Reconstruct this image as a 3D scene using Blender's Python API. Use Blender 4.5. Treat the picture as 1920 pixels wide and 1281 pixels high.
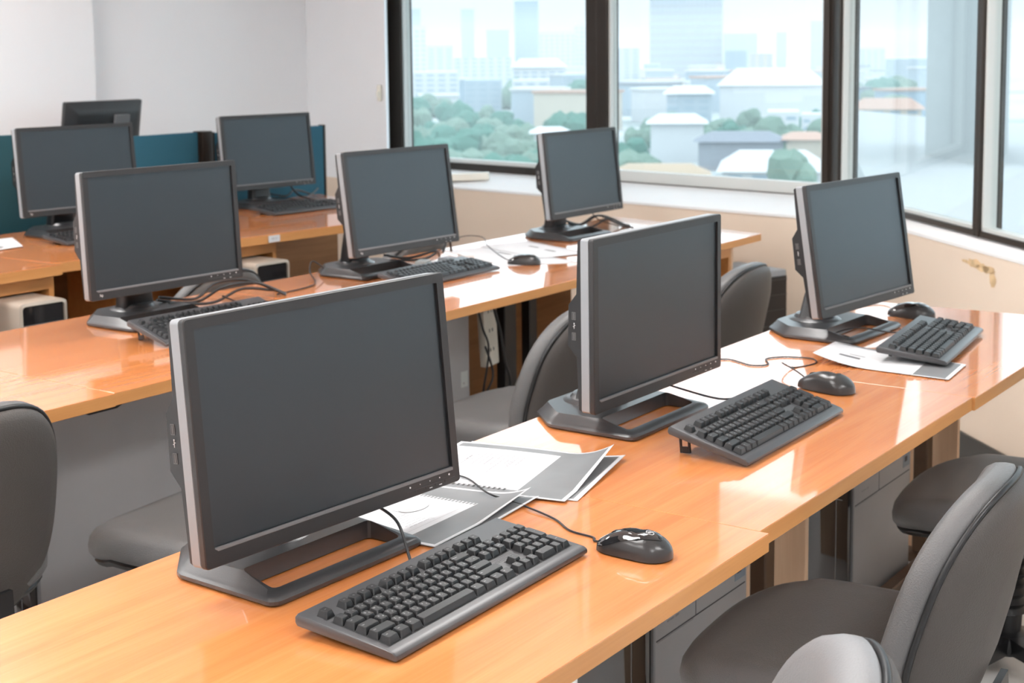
import bpy, bmesh, math, random
from mathutils import Vector, Matrix, noise
random.seed(7)
for o in list(bpy.data.objects): bpy.data.objects.remove(o, do_unlink=True)
SC = bpy.context.scene
COL = SC.collection
D = 0.74                                    # desk height; floor is z = 0

# ------------------------------------------------------------------ camera
cam = bpy.data.cameras.new('camera'); camo = bpy.data.objects.new('camera', cam); COL.objects.link(camo)
SC.camera = camo
def _axes(yaw, pitch, roll):
    f = Vector((math.cos(yaw)*math.cos(pitch), math.sin(yaw)*math.cos(pitch), -math.sin(pitch)))
    r = Vector((math.sin(yaw), -math.cos(yaw), 0)); u = r.cross(f)
    return r*math.cos(roll)+u*math.sin(roll), u*math.cos(roll)-r*math.sin(roll), f
CR, CU, CF = _axes(math.radians(35.33654), math.radians(6.26685), math.radians(-0.59185))
CP = Vector((-1.98544, -0.92462, D+0.74316)); FPX = 2685.2
m = Matrix.Identity(4)
for i in range(3): m[i][0] = CR[i]; m[i][1] = CU[i]; m[i][2] = -CF[i]; m[i][3] = CP[i]
camo.matrix_world = m
cam.sensor_width = 36; cam.lens = FPX*36/1920; cam.shift_y = -(640.5-396.64)/1920
cam.clip_start = 0.05; cam.clip_end = 20000
cam.dof.use_dof = True; cam.dof.focus_distance = 2.15; cam.dof.aperture_fstop = 9.0

# ------------------------------------------------------------------ world, exposure
W = bpy.data.worlds.new('overcast_sky'); SC.world = W; W.use_nodes = True
nt = W.node_tree; bg = nt.nodes['Background']
tc = nt.nodes.new('ShaderNodeTexCoord'); sep = nt.nodes.new('ShaderNodeSeparateXYZ'); rp = nt.nodes.new('ShaderNodeValToRGB')
nt.links.new(tc.outputs['Generated'], sep.inputs[0]); nt.links.new(sep.outputs['Z'], rp.inputs[0]); nt.links.new(rp.outputs[0], bg.inputs[0])
rp.color_ramp.elements[0].position = 0.0; rp.color_ramp.elements[0].color = (.235, .27, .29, 1)     # overcast: dim at the horizon, bright above
rp.color_ramp.elements[1].position = .6; rp.color_ramp.elements[1].color = (.78, .89, 1.0, 1)
for p_, c_ in ((.035, (.28, .31, .325)), (.09, (.74, .86, .93))): rp.color_ramp.elements.new(p_).color = (*c_, 1)
bg.inputs[1].default_value = 3.0
SC.view_settings.view_transform = 'Standard'; SC.view_settings.look = 'None'
SC.view_settings.exposure = 0.0; SC.view_settings.gamma = 1.0
try: SC.view_settings.use_curve_mapping = False
except Exception: pass
FILL = 20.5                                   # strength of the added, unseen ceiling lamps that fill the room

# ------------------------------------------------------------------ materials
def mat(name, col, rough=.5, metal=0, spec=.5, bump=0, bscale=200, var=0, vscale=8, coat=0, coat_r=.05, emit=0, alpha=1, stretch=None, vcol=None):
    M = bpy.data.materials.new(name); M.use_nodes = True; n = M.node_tree.nodes; L = M.node_tree.links
    b = n['Principled BSDF']; b.inputs['Base Color'].default_value = (*col, 1)
    b.inputs['Roughness'].default_value = rough; b.inputs['Metallic'].default_value = metal
    b.inputs['Specular IOR Level'].default_value = spec
    b.inputs['Coat Weight'].default_value = coat; b.inputs['Coat Roughness'].default_value = coat_r
    if emit: b.inputs['Emission Color'].default_value = (*col, 1); b.inputs['Emission Strength'].default_value = emit
    t = n.new('ShaderNodeTexCoord')
    if var:
        mp = n.new('ShaderNodeMapping'); L.new(t.outputs['Object'], mp.inputs[0])
        if stretch: mp.inputs['Scale'].default_value = stretch
        no = n.new('ShaderNodeTexNoise'); no.inputs['Scale'].default_value = vscale; no.inputs['Detail'].default_value = 6
        L.new(mp.outputs[0], no.inputs[0])
        cr = n.new('ShaderNodeValToRGB'); cr.color_ramp.elements[0].position = .3; cr.color_ramp.elements[1].position = .7
        c2 = vcol or tuple(c*(1-var) for c in col)
        cr.color_ramp.elements[0].color = (*c2, 1); cr.color_ramp.elements[1].color = (*[min(1, c*(1+(0 if vcol else var))) for c in col], 1)
        L.new(no.outputs[0], cr.inputs[0]); L.new(cr.outputs[0], b.inputs['Base Color'])
    if bump:
        no2 = n.new('ShaderNodeTexNoise'); no2.inputs['Scale'].default_value = bscale; no2.inputs['Detail'].default_value = 3
        L.new(t.outputs['Object'], no2.inputs[0])
        bp = n.new('ShaderNodeBump'); bp.inputs['Strength'].default_value = bump; bp.inputs['Distance'].default_value = .002
        L.new(no2.outputs[0], bp.inputs['Height']); L.new(bp.outputs[0], b.inputs['Normal'])
    return M
def wood(name, c1, c2, rough=.3, coat=.6, axis=(1.2, 22, 22), coat_r=.12):
    M = bpy.data.materials.new(name); M.use_nodes = True; n = M.node_tree.nodes; L = M.node_tree.links
    b = n['Principled BSDF']; t = n.new('ShaderNodeTexCoord'); mp = n.new('ShaderNodeMapping'); mp.inputs['Scale'].default_value = axis
    L.new(t.outputs['Object'], mp.inputs[0])
    a = n.new('ShaderNodeTexNoise'); a.inputs['Scale'].default_value = 1.6; a.inputs['Detail'].default_value = 8; a.inputs['Distortion'].default_value = .6
    L.new(mp.outputs[0], a.inputs[0])
    mp2 = n.new('ShaderNodeMapping'); mp2.inputs['Scale'].default_value = tuple(v*(6 if v > 2 else 3) for v in axis); L.new(t.outputs['Object'], mp2.inputs[0])
    f = n.new('ShaderNodeTexNoise'); f.inputs['Scale'].default_value = 2.2; f.inputs['Detail'].default_value = 4; L.new(mp2.outputs[0], f.inputs[0])
    mx = n.new('ShaderNodeMath'); mx.operation = 'MULTIPLY_ADD'; mx.inputs[1].default_value = .35; L.new(f.outputs[0], mx.inputs[0]); L.new(a.outputs[0], mx.inputs[2])
    cr = n.new('ShaderNodeValToRGB'); cr.color_ramp.elements[0].position = .45; cr.color_ramp.elements[1].position = .9
    cr.color_ramp.elements[0].color = (*c1, 1); cr.color_ramp.elements[1].color = (*c2, 1)
    L.new(mx.outputs[0], cr.inputs[0]); L.new(cr.outputs[0], b.inputs['Base Color'])
    b.inputs['Roughness'].default_value = rough; b.inputs['Coat Weight'].default_value = coat; b.inputs['Coat Roughness'].default_value = coat_r
    b.inputs['Coat IOR'].default_value = 1.6
    return M
def glass_mat(name, tint, refl=1.0):
    M = bpy.data.materials.new(name); M.use_nodes = True; n = M.node_tree.nodes; L = M.node_tree.links; n.clear()
    o = n.new('ShaderNodeOutputMaterial'); tr = n.new('ShaderNodeBsdfTransparent'); tr.inputs[0].default_value = (*tint, 1)
    g = n.new('ShaderNodeBsdfGlossy'); g.inputs['Roughness'].default_value = .01
    ge = n.new('ShaderNodeNewGeometry'); dt = n.new('ShaderNodeVectorMath'); dt.operation = 'DOT_PRODUCT'; L.new(ge.outputs['Normal'], dt.inputs[0]); L.new(ge.outputs['Incoming'], dt.inputs[1])
    ab = n.new('ShaderNodeMath'); ab.operation = 'ABSOLUTE'; L.new(dt.outputs['Value'], ab.inputs[0])
    om = n.new('ShaderNodeMath'); om.operation = 'SUBTRACT'; om.inputs[0].default_value = 1; L.new(ab.outputs[0], om.inputs[1])
    pw = n.new('ShaderNodeMath'); pw.operation = 'POWER'; pw.inputs[1].default_value = 5; L.new(om.outputs[0], pw.inputs[0])
    ma = n.new('ShaderNodeMath'); ma.operation = 'MULTIPLY_ADD'; ma.inputs[1].default_value = .95*refl; ma.inputs[2].default_value = .04*refl; L.new(pw.outputs[0], ma.inputs[0])
    mx = n.new('ShaderNodeMixShader'); L.new(ma.outputs[0], mx.inputs[0]); L.new(tr.outputs[0], mx.inputs[1]); L.new(g.outputs[0], mx.inputs[2]); L.new(mx.outputs[0], o.inputs[0])
    return M
M_ = dict(
 desk=wood('desk_laminate', (.70, .225, .060), (.80, .305, .095), rough=.24, coat=1.0, coat_r=.05),
 edge=wood('desk_edge', (.54, .235, .07), (.64, .30, .10), rough=.45, coat=.2),
 panel=wood('pale_panel', (.66, .43, .27), (.76, .53, .35), rough=.55, coat=0, axis=(22, 22, 1.2)),
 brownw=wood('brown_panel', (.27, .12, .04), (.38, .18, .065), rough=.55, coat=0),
 black=mat('black_plastic', (.010, .010, .011), .32, bump=.1, bscale=900),
 basep=mat('stand_plastic', (.032, .032, .034), .30, spec=.8, bump=.1, bscale=900),
 bezel=mat('bezel_plastic', (.020, .020, .021), .42, bump=.15, bscale=1400),
 screen=mat('matte_screen', (.010, .011, .012), .36, spec=.85, bump=.12, bscale=2500),
 screen2=mat('screen_lip', (.16, .16, .165), .35),
 silver=mat('silver_plastic', (.27, .285, .30), .45),
 kbody=mat('keyboard_body', (.05, .05, .053), .36, spec=.7),
 kwell=mat('keyboard_well', (.018, .018, .019), .6),
 key=mat('key_plastic', (.011, .011, .012), .38, bump=.1, bscale=1500),
 legend=mat('key_legend', (.55, .55, .55), .6),
 gloss=mat('gloss_black', (.012, .011, .012), .06, coat=1),
 mouse=mat('satin_black', (.035, .034, .034), .28),
 cable=mat('cable_black', (.02, .02, .021), .45),
 white=mat('white_print', (.8, .8, .8), .6),
 paper=mat('paper', (.64, .645, .66), .8, var=.03, vscale=5),
 pgray=mat('paper_grey', (.19, .195, .20), .45, var=.1, vscale=12),
 ink=mat('ink', (.16, .16, .17), .9),
 ink2=mat('ink_pale', (.36, .36, .37), .9),
 vinyl=mat('chair_vinyl', (.130, .128, .128), .40, bump=.5, bscale=420, spec=.45),
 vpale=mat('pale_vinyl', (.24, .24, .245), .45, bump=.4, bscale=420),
 vshell=mat('chair_back_vinyl', (.066, .058, .053), .5, bump=.5, bscale=420, spec=.4),
 pipe=mat('chair_piping', (.012, .012, .013), .4),
 chrome=mat('chrome', (.6, .6, .6), .15, metal=1),
 grey=mat('grey_steel', (.40, .40, .41), .38, bump=.2, bscale=1200, var=.08, vscale=3),
 groove=mat('groove', (.05, .05, .055), .6),
 brown=mat('brown_metal', (.10, .055, .03), .4),
 case=mat('champagne_metal', (.50, .44, .37), .35, metal=.35),
 wallw=mat('white_paint', (.86, .87, .89), .85, bump=.08, bscale=60, var=.015, vscale=1.5),
 wallb=mat('beige_paint', (.76, .63, .51), .85, bump=.1, bscale=50, var=.03, vscale=1.2),
 stain=mat('damp_stain', (.66, .47, .27), .9, var=.2, vscale=30),
 sill=mat('sill_paint', (.86, .86, .86), .55, var=.03, vscale=2),
 skirt=mat('skirting', (.045, .042, .038), .5),
 floor=mat('floor_tile', (.62, .62, .61), .25, var=.05, vscale=2),
 ceil=mat('ceiling_paint', (.8, .8, .8), .9),
 frame=mat('dark_anodised', (.035, .027, .022), .35, metal=.4),
 rail=mat('grey_rail', (.62, .64, .62), .4),
 gasket=mat('pale_gasket', (.55, .58, .56), .5),
 teal=mat('teal_fabric', (.012, .10, .155), .8, bump=.4, bscale=700),
 teal_shade=mat('shaded_teal_fabric', (.012, .075, .095), .8, bump=.4, bscale=700),  # darker copy of the teal, shade at the far left put into the colour
 glass=glass_mat('window_glass', (.97, .99, .985)),
 cream=mat('cream_plastic', (.80, .77, .68), .45),
 fill_panel=mat('fill_diffuser', (1.0, .985, .97), .5, emit=FILL),
 metalw=mat('white_metal', (.75, .75, .75), .4),
 socket=mat('socket_dark', (.05, .05, .05), .5),
 usb=mat('usb_metal', (.13, .13, .13), .4, metal=.3),
 bluebox=mat('sticker_blue', (.25, .3, .36), .5),
)

M_['screen'].node_tree.nodes['Principled BSDF'].inputs['Specular Tint'].default_value = (.80, .91, 1.0, 1)   # bluish tint put into the gloss, imitating blue sky reflections
# ------------------------------------------------------------------ mesh helpers
class MB:
    def __init__(s): s.bm = bmesh.new(); s.mi = 0
    def _tag(s, faces, mi=None):
        for f in faces: f.material_index = s.mi if mi is None else mi
    def box(s, x0, x1, y0, y1, z0, z1, bev=0, seg=2, mx=None, mi=None):
        r = bmesh.ops.create_cube(s.bm, size=1); vs = r['verts']
        for v in vs: v.co = Vector(((x0+x1)/2+v.co.x*(x1-x0), (y0+y1)/2+v.co.y*(y1-y0), (z0+z1)/2+v.co.z*(z1-z0)))
        if bev:
            es = list({e for v in vs for e in v.link_edges})
            rr = bmesh.ops.bevel(s.bm, geom=es, offset=bev, segments=seg, affect='EDGES', profile=.6)
            vs = list({v for f in rr['faces'] for v in f.verts})
            # gather all verts of the island
            st = list(vs); seen = set(vs)
            while st:
                v = st.pop()
                for e in v.link_edges:
                    w = e.other_vert(v)
                    if w not in seen: seen.add(w); st.append(w)
            vs = list(seen)
        if mx is not None:
            for v in vs: v.co = mx @ v.co
        s._tag({f for v in vs for f in v.link_faces}, mi)
        return vs
    def loft(s, rings, cap0=True, cap1=True, closed=True, mi=None):
        R = [[s.bm.verts.new(p) for p in ring] for ring in rings]; fs = []
        n = len(R[0])
        for a, b in zip(R, R[1:]):
            for i in range(n if closed else n-1):
                j = (i+1) % n
                try: fs.append(s.bm.faces.new((a[i], a[j], b[j], b[i])))
                except ValueError: pass
        if cap0 and closed: fs.append(s.bm.faces.new(list(reversed(R[0]))))
        if cap1 and closed: fs.append(s.bm.faces.new(R[-1]))
        s._tag(fs, mi); return R
    def prism(s, pts, z0, z1, bev=0, mi=None):
        ins = lambda k: pts
        if bev:
            c = [Vector(p) for p in pts]; n = len(c)
            def off(d):
                out = []
                for i in range(n):
                    a, b, e = c[i-1], c[i], c[(i+1) % n]
                    d1 = (b-a).normalized(); d2 = (e-b).normalized(); n1 = Vector((-d1.y, d1.x)); n2 = Vector((-d2.y, d2.x))
                    k = 1+n1.dot(n2); out.append(b+(n1+n2)*(d/max(k, .3)))
                return out
            rings = [[(p.x, p.y, z0) for p in off(bev)], [(p.x, p.y, z0+bev) for p in c], [(p.x, p.y, z1-bev) for p in c],
                     [(p.x, p.y, z1-bev*.3) for p in off(bev*.3)], [(p.x, p.y, z1) for p in off(bev)]]
        else: rings = [[(p[0], p[1], z0) for p in pts], [(p[0], p[1], z1) for p in pts]]
        return s.loft(rings, mi=mi)
    def tube(s, pts, r, n=8, mi=None, caps=True):
        pts = [Vector(p) for p in pts]; rs = r if isinstance(r, (list, tuple)) else [r]*len(pts)
        rings = []; up = Vector((0, 0, 1)); prev = None
        for i, p in enumerate(pts):
            t = (pts[min(i+1, len(pts)-1)]-pts[max(i-1, 0)]).normalized()
            a = prev if prev is not None else (up if abs(t.dot(up)) < .95 else Vector((1, 0, 0)))
            x = (a-t*a.dot(t)).normalized(); y = t.cross(x); prev = x
            rings.append([p+x*math.cos(2*math.pi*k/n)*rs[i]+y*math.sin(2*math.pi*k/n)*rs[i] for k in range(n)])
        return s.loft(rings, caps, caps, mi=mi)
    def lathe(s, prof, n=24, c=(0, 0, 0), mi=None):
        return s.loft([[(c[0]+r*math.cos(2*math.pi*k/n), c[1]+r*math.sin(2*math.pi*k/n), c[2]+z) for k in range(n)] for r, z in prof], mi=mi)
    def quad(s, a, b, c, d, mi=None):
        f = s.bm.faces.new([s.bm.verts.new(p) for p in (a, b, c, d)]); s._tag([f], mi); return f
    def text(s, body, size, mx, mi=None, depth=0.0):
        cu = bpy.data.curves.new('t', 'FONT'); cu.body = body; cu.size = size; cu.align_x = 'CENTER'; cu.align_y = 'CENTER'; cu.resolution_u = 1
        ob = bpy.data.objects.new('t', cu); me = ob.to_mesh()
        vm = [s.bm.verts.new(mx @ v.co) for v in me.vertices]; fs = []
        for p in me.polygons:
            try: fs.append(s.bm.faces.new([vm[i] for i in p.vertices]))
            except ValueError: pass
        s._tag(fs, mi); ob.to_mesh_clear(); bpy.data.objects.remove(ob); bpy.data.curves.remove(cu)
    def xf(s, mx):
        bmesh.ops.transform(s.bm, matrix=mx, verts=s.bm.verts)
        return s
    def build(s, name, mats, parent=None, smooth=35, loc=None, rot=None, recalc=True, subsurf=0):
        if recalc: bmesh.ops.recalc_face_normals(s.bm, faces=s.bm.faces)
        ang = math.radians(smooth)
        for f in s.bm.faces: f.smooth = smooth > 0
        if smooth:
            for e in s.bm.edges:
                if len(e.link_faces) == 2: e.smooth = e.calc_face_angle(0) < ang
        me = bpy.data.meshes.new(name); s.bm.to_mesh(me); s.bm.free()
        for m_ in (mats if isinstance(mats, (list, tuple)) else [mats]): me.materials.append(M_[m_] if isinstance(m_, str) else m_)
        o = bpy.data.objects.new(name, me); COL.objects.link(o)
        if parent: o.parent = parent
        if loc is not None: o.location = loc
        if rot is not None: o.rotation_euler = rot
        if subsurf:
            md = o.modifiers.new('s', 'SUBSURF'); md.levels = md.render_levels = subsurf
        return o
def tag(o, label=None, cat=None, group=None, kind=None):
    if label: o['label'] = label
    if cat: o['category'] = cat
    if group: o['group'] = group
    if kind: o['kind'] = kind
    return o
def empty(name, loc, rz=0):
    o = bpy.data.objects.new(name, None); o.empty_display_size = .05; COL.objects.link(o); o.location = loc; o.rotation_euler = (0, 0, rz); return o
def copy_tree(o, parent=None):
    c = o.copy(); COL.objects.link(c)
    if parent is not None: c.parent = parent
    for ch in list(o.children): copy_tree(ch, c)
    return c
def place(o, loc, rz=0): o.location = loc; o.rotation_euler = (0, 0, rz); return o
def struct(o): o['kind'] = 'structure'; return o
def sline(pts, n=6):
    P = [Vector(p) for p in pts]; out = []
    for i in range(len(P)-1):
        p0 = P[max(i-1, 0)]; p1 = P[i]; p2 = P[i+1]; p3 = P[min(i+2, len(P)-1)]
        for k in range(n):
            t = k/n; out.append(.5*((2*p1)+(p2-p0)*t+(2*p0-5*p1+4*p2-p3)*t*t+(3*p1-p0-3*p2+p3)*t**3))
    out.append(P[-1]); return out
def rrect(x0, x1, y0, y1, r, n=5):
    P = []
    for cx, cy, a in ((x1-r, y0+r, -90), (x1-r, y1-r, 0), (x0+r, y1-r, 90), (x0+r, y0+r, 180)):
        for k in range(n+1):
            t = math.radians(a+90*k/n); P.append((cx+r*math.cos(t), cy+r*math.sin(t)))
    return P

# ------------------------------------------------------------------ room shell
CH = 2.75                                     # ceiling height
def A_sill(y): return 3.708+.170*(y-1.618)    # wall with the long windows: inner face
def A_glass(y): return 4.235+.18*(y-1.86)
CORN = (3.64, 1.215); GC = (4.193, 1.627)
dB = Vector((math.cos(math.radians(45)), math.sin(math.radians(45)), 0))
B_end = Vector((CORN[0], CORN[1], 0))-dB*3.8; gB_end = Vector((GC[0], GC[1], 0))-Vector((math.cos(math.radians(44)), math.sin(math.radians(44)), 0))*4.4
YB = 5.0                                      # back wall
def wallseg(mb, p, q, z0, z1, th, mi=None):
    p = Vector((p[0], p[1], 0)); q = Vector((q[0], q[1], 0)); d = (q-p).normalized(); n = Vector((-d.y, d.x, 0))*th
    pts = [p, q, q+n, p+n]; mb.loft([[(v.x, v.y, z0) for v in pts], [(v.x, v.y, z1) for v in pts]], mi=mi)
ZS = D+.042
# floor and ceiling
f = MB(); f.box(-5, 6, -5, 6.2, -.12, 0); struct(f.build('floor', 'floor', smooth=0))
c = MB(); c.box(-5, 6, -5, 6.2, CH, CH+.12); struct(c.build('ceiling', 'ceil', smooth=0))
# wall right A, below sill (beige) + solid white part beyond the window
mb = MB(); wallseg(mb, (A_sill(YB+.0), YB), CORN, 0, ZS-.006, .06); struct(mb.build('wall_right', 'wallb', smooth=0))
mb = MB(); mb.prism([(A_sill(4.29), 4.29), (A_glass(4.80)+.03, 4.80), (A_glass(YB)+.1, YB), (A_sill(YB), YB)], ZS-.006, CH); struct(mb.build('wall_right_pier', 'wallw', smooth=0))
mb = MB(); wallseg(mb, CORN, B_end, 0, ZS-.006, .06); struct(mb.build('wall_corner', 'wallb', smooth=0))
# sill boards
mb = MB()
a0 = (A_sill(4.29), 4.29); a1 = CORN; g0 = (A_glass(4.29)+.02, 4.29); g1 = GC
mb.loft([[(a0[0]-.004, a0[1], ZS-.012), (a1[0]-.006, a1[1], ZS-.012), (g1[0], g1[1], ZS-.012), (g0[0], g0[1], ZS-.012)],
         [(a0[0]-.004, a0[1], ZS), (a1[0]-.006, a1[1], ZS), (g1[0], g1[1], D+.082), (g0[0], g0[1], D+.082)]])
bE = B_end; gE = gB_end
mb.loft([[(a1[0]-.004, a1[1], ZS-.012), (bE.x, bE.y, ZS-.012), (gE.x, gE.y, ZS-.012), (g1[0], g1[1], ZS-.012)],
         [(a1[0]-.004, a1[1], ZS), (bE.x, bE.y, ZS), (gE.x, gE.y, D+.082), (g1[0], g1[1], D+.082)]])
struct(mb.build('trim_1', 'sill', smooth=0))
# lower outer wall below glass
mb = MB(); wallseg(mb, (g0[0], YB), g1, -.0, D+.075, .10); wallseg(mb, g1, (gE.x, gE.y), 0, D+.075, .10); struct(mb.build('wall_outer', 'wallw', smooth=0))
# skirting on the corner wall
mb = MB(); n_ = Vector((-dB.y, dB.x, 0))
p0 = Vector((CORN[0], CORN[1], 0))+n_*.012; p1 = B_end+n_*.012
wallseg(mb, (p0.x, p0.y), (p1.x, p1.y), 0, .10, .011); struct(mb.build('baseboard_right', 'skirt', smooth=0))
# back wall, column and the unseen walls behind the camera
mb = MB(); mb.box(-5, A_sill(YB)+.3, YB, YB+.15, 0, CH); struct(mb.build('wall_back', 'wallw', smooth=0))
mb = MB(); mb.box(-5, 2.66, YB-.10, YB, 0, CH); struct(mb.build('wall_back_column', 'wallw', smooth=0))
mb = MB(); mb.box(-4.6, -4.45, -5, YB, 0, CH); struct(mb.build('wall_left', 'wallw', smooth=0))
mb = MB(); mb.box(-4.6, B_end.x+.3, -4.4, -4.25, 0, CH); mb.box(B_end.x+.02, B_end.x+.14, -4.4, B_end.y, 0, CH); struct(mb.build('wall_front', 'wallw', smooth=0))
# window heads
mb = MB(); wallseg(mb, (A_sill(YB), YB), CORN, CH-.12, CH, .02); wallseg(mb, CORN, (bE.x, bE.y), CH-.12, CH, .02); struct(mb.build('trim_2', 'wallw', smooth=0))

# windows: frame + pane, one object for each pane
ZG = D+.075
def window(idx, p, q, left, right, botz=.02, light=0, black=0):
    """p,q plan points on the glass line; left/right frame widths (along the line)."""
    p = Vector((p[0], p[1], 0)); q = Vector((q[0], q[1], 0)); L = (q-p).length; d = (q-p).normalized(); n = Vector((-d.y, d.x, 0))  # n points into the room for p->q running toward the viewer
    if n.dot(Vector((CP.x, CP.y, 0))-p) < 0: n = -n
    rot = Matrix(((d.x, n.x, 0, p.x), (d.y, n.y, 0, p.y), (0, 0, 1, 0), (0, 0, 0, 1)))
    mb = MB(); z1 = CH-.05
    mb.box(0, left, -.05, .045, ZG, z1, .003, 1, mx=rot); mb.box(L-right, L, -.05, .045, ZG, z1, .003, 1, mx=rot)
    mb.box(left, L-right, -.04, .04, ZG, ZG+black, .002, 1, mx=rot); mb.box(left, L-right, -.05, .045, z1-.06, z1, .003, 1, mx=rot)
    o = struct(mb.build('window_%d' % idx, 'frame', smooth=30))
    mb = MB(); s = .012
    mb.box(left, left+s, -.02, .03, ZG+black, z1-.06, mx=rot); mb.box(L-right-s, L-right, -.02, .03, ZG+black, z1-.06, mx=rot)
    mb.box(left, L-right, -.02, .03, ZG+black, ZG+black+light, mx=rot)
    mb.build('window_bead', 'rail', o, smooth=0)
    mb = MB(); mb.box(left+s, L-right-s, -.004, .004, ZG+black+light, z1-.06, mx=rot)
    mb.build('window_pane', 'glass', o, smooth=0)
    return o
def ga(y): return (A_glass(y), y)
gd = Vector((math.cos(math.radians(44)), math.sin(math.radians(44)), 0)); G0 = Vector((GC[0], GC[1], 0))
window(1, ga(4.80), ga(3.05), .20, .075, light=.022, black=.045)
window(2, ga(3.05), ga(1.655), .075, .035, light=.055, black=.008)
def gb(t): v = G0-gd*t; return (v.x, v.y)
window(3, gb(.03), gb(1.42), .075, .022, light=.012, black=.022)
window(4, gb(1.42), gb(2.8), .022, .03, light=.012, black=.022)
window(5, gb(2.8), gb(4.3), .03, .03, light=.012, black=.022)
# corner post
mb = MB(); mb.prism([(4.14, 1.60), (4.26, 1.60), (4.27, 1.72), (4.175, 1.70)], ZG, CH-.05, .004); struct(mb.build('trim_3', 'frame'))
# little cream latch on the window jamb
mb = MB(); mb.box(-.012, .012, -.012, .004, -.045, .045, .004); mb.box(-.006, .006, -.03, -.01, -.02, .01, .003)
o = mb.build('window_latch', 'cream'); place(o, (A_sill(4.30)-.008, 4.33, D+.535), math.radians(-80)); tag(o, 'small cream latch on the pier beside the window jamb', 'latch')

# damp stain patches on the corner wall (flaking paint)
mb = MB(); rnd = random.Random(3)
for (t, z, w, h) in ((.80, -.012, .05, .016), (.86, -.020, .045, .014), (.93, -.045, .022, .030), (.90, -.022, .05, .012), (.74, -.014, .03, .007)):
    c0 = Vector((CORN[0], CORN[1], 0))-dB*t+n_*.0012; pts = []
    for k in range(18):
        a = 2*math.pi*k/18; r = .75+.5*rnd.random(); v = c0-dB*math.cos(a)*w*r; pts.append((v.x, v.y, D+z+math.sin(a)*h*r))
    fc = mb.bm.faces.new([mb.bm.verts.new(p) for p in pts])
o = struct(mb.build('trim_4', 'stain', smooth=0))

# unseen ceiling lamps, added to brighten the room
def fill_lamp(x, y, lab):
    e = empty('fill_light', (x, y, CH)); tag(e, lab, 'added fill light', 'unseen ceiling panels added as fill')
    mb = MB(); mb.box(-.62, .62, -.32, .32, -.03, 0, .004); mb.build('frame', 'metalw', e)
    mb = MB(); mb.box(-.59, .59, -.29, .29, -.036, -.0305); mb.build('diffuser', 'fill_panel', e, smooth=0)
for (x, y) in ((-2.6, -1.6), (-.3, -1.6), (-2.9, 1.2), (-.6, 1.2), (1.7, 1.2), (-2.9, 3.6), (-1.2, 3.9), (.6, 3.9)):
    fill_lamp(x, y, 'unseen white ceiling panel added as fill light above the desk rows')

# ------------------------------------------------------------------ desks
def desk(name, label, front, back, group, z=D, th=.030, panel_x=None, post_x=None, rail=None, pan='panel', top_y=None, panel_y=(.38, .66), cat='desk'):
    """front/back: two plan points each (left, right)."""
    ox, oy = front[0]
    e = empty(name, (ox, oy, 0)); tag(e, label, cat, group)
    L = lambda p: (p[0]-ox, p[1]-oy)
    mb = MB(); g = .0008
    pts = [L(front[0]), L(front[1]), L(back[1]), L(back[0])]
    pts = [(pts[0][0]+g, pts[0][1]), (pts[1][0]-g, pts[1][1]), (pts[2][0]-g, pts[2][1]), (pts[3][0]+g, pts[3][1])]
    mb.prism(pts, z-.0016, z, bev=.0007, mi=0); mb.prism([(p[0], p[1]) for p in pts], z-th, z-.0014, bev=.001, mi=1)
    mb.build('desk_top', ['desk', 'edge'], e, smooth=0)
    if panel_x is not None:
        for px in panel_x:
            mb = MB(); mb.box(px-ox-.009, px-ox+.009, panel_y[0]-oy, panel_y[1]-oy, .0, z-th-.001, .001, 1); mb.build('side_panel', pan, e, smooth=0)
    if post_x is not None:
        for px, py in post_x:
            mb = MB(); mb.box(px-ox-.025, px-ox+.025, py-oy-.02, py-oy+.02, .03, z-th-.001, .003, 1); mb.build('leg', 'brown', e, smooth=0)
            mb = MB(); mb.box(px-ox-.03, px-ox+.03, py-oy-.10, py-oy+.20, .0, .03, .006, 2); mb.build('foot', 'brown', e, smooth=30)
    if rail:
        x0, x1, y, zz = rail
        mb = MB(); mb.box(x0-ox, x1-ox, y-oy-.018, y-oy+.018, zz, zz+.045, .003, 1); mb.build('stretcher', 'brown', e, smooth=0)
    return e
G1 = 'desks in the nearest row'; G2 = 'desks in the middle row'; G3 = 'desks in the back row'
desk('computer_desk', 'orange wood desk closest to the viewer, under the largest monitor', [(-1.06, 0), (0, 0)], [(-1.06, .704), (0, .704)], G1, panel_x=[-.02], post_x=[(-.98, .46)])
desk('computer_desk', 'orange wood desk between the two seams of the nearest row, its keyboard propped on feet', [(0, .016), (1.046, .016)], [(0, .704), (1.046, .704)], G1, panel_x=[1.02], post_x=[(.93, .45)], rail=(.10, .9, .395, .02))
desk('computer_desk', 'orange wood desk at the window end of the nearest row', [(1.046, .010), (2.095, .010)], [(1.046, .704), (2.07, .70)], G1, panel_x=[2.07], post_x=[(2.0, .45)], rail=(1.15, 1.97, .395, .02), panel_y=(.37, .52))
desk('computer_desk', 'orange wood desk at far left of the nearest row, cut off by the frame edge', [(-2.12, 0), (-1.06, 0)], [(-2.12, .704), (-1.06, .704)], G1, panel_x=[-2.1], post_x=[(-2.0, .46)])
desk('computer_desk', 'orange wood desk at the left end of the middle row beside the dark chair back', [(-1.05, 1.612), (.056, 1.612)], [(-1.05, 2.463), (.056, 2.463)], G2, panel_x=[-1.0], post_x=[(-.06, 2.1)], panel_y=(2.0, 2.4))
desk('computer_desk', 'orange wood desk of the middle row with cables piled behind its monitor', [(.056, 1.618), (1.16, 1.618)], [(.056, 2.463), (1.16, 2.463)], G2, panel_x=[], post_x=[(1.10, 2.1)])
desk('computer_desk', 'orange wood desk of the middle row with white glare beside its small mouse', [(1.16, 1.618), (2.265, 1.618)], [(1.16, 2.463), (2.265, 2.463)], G2, panel_x=[], post_x=[])
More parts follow.
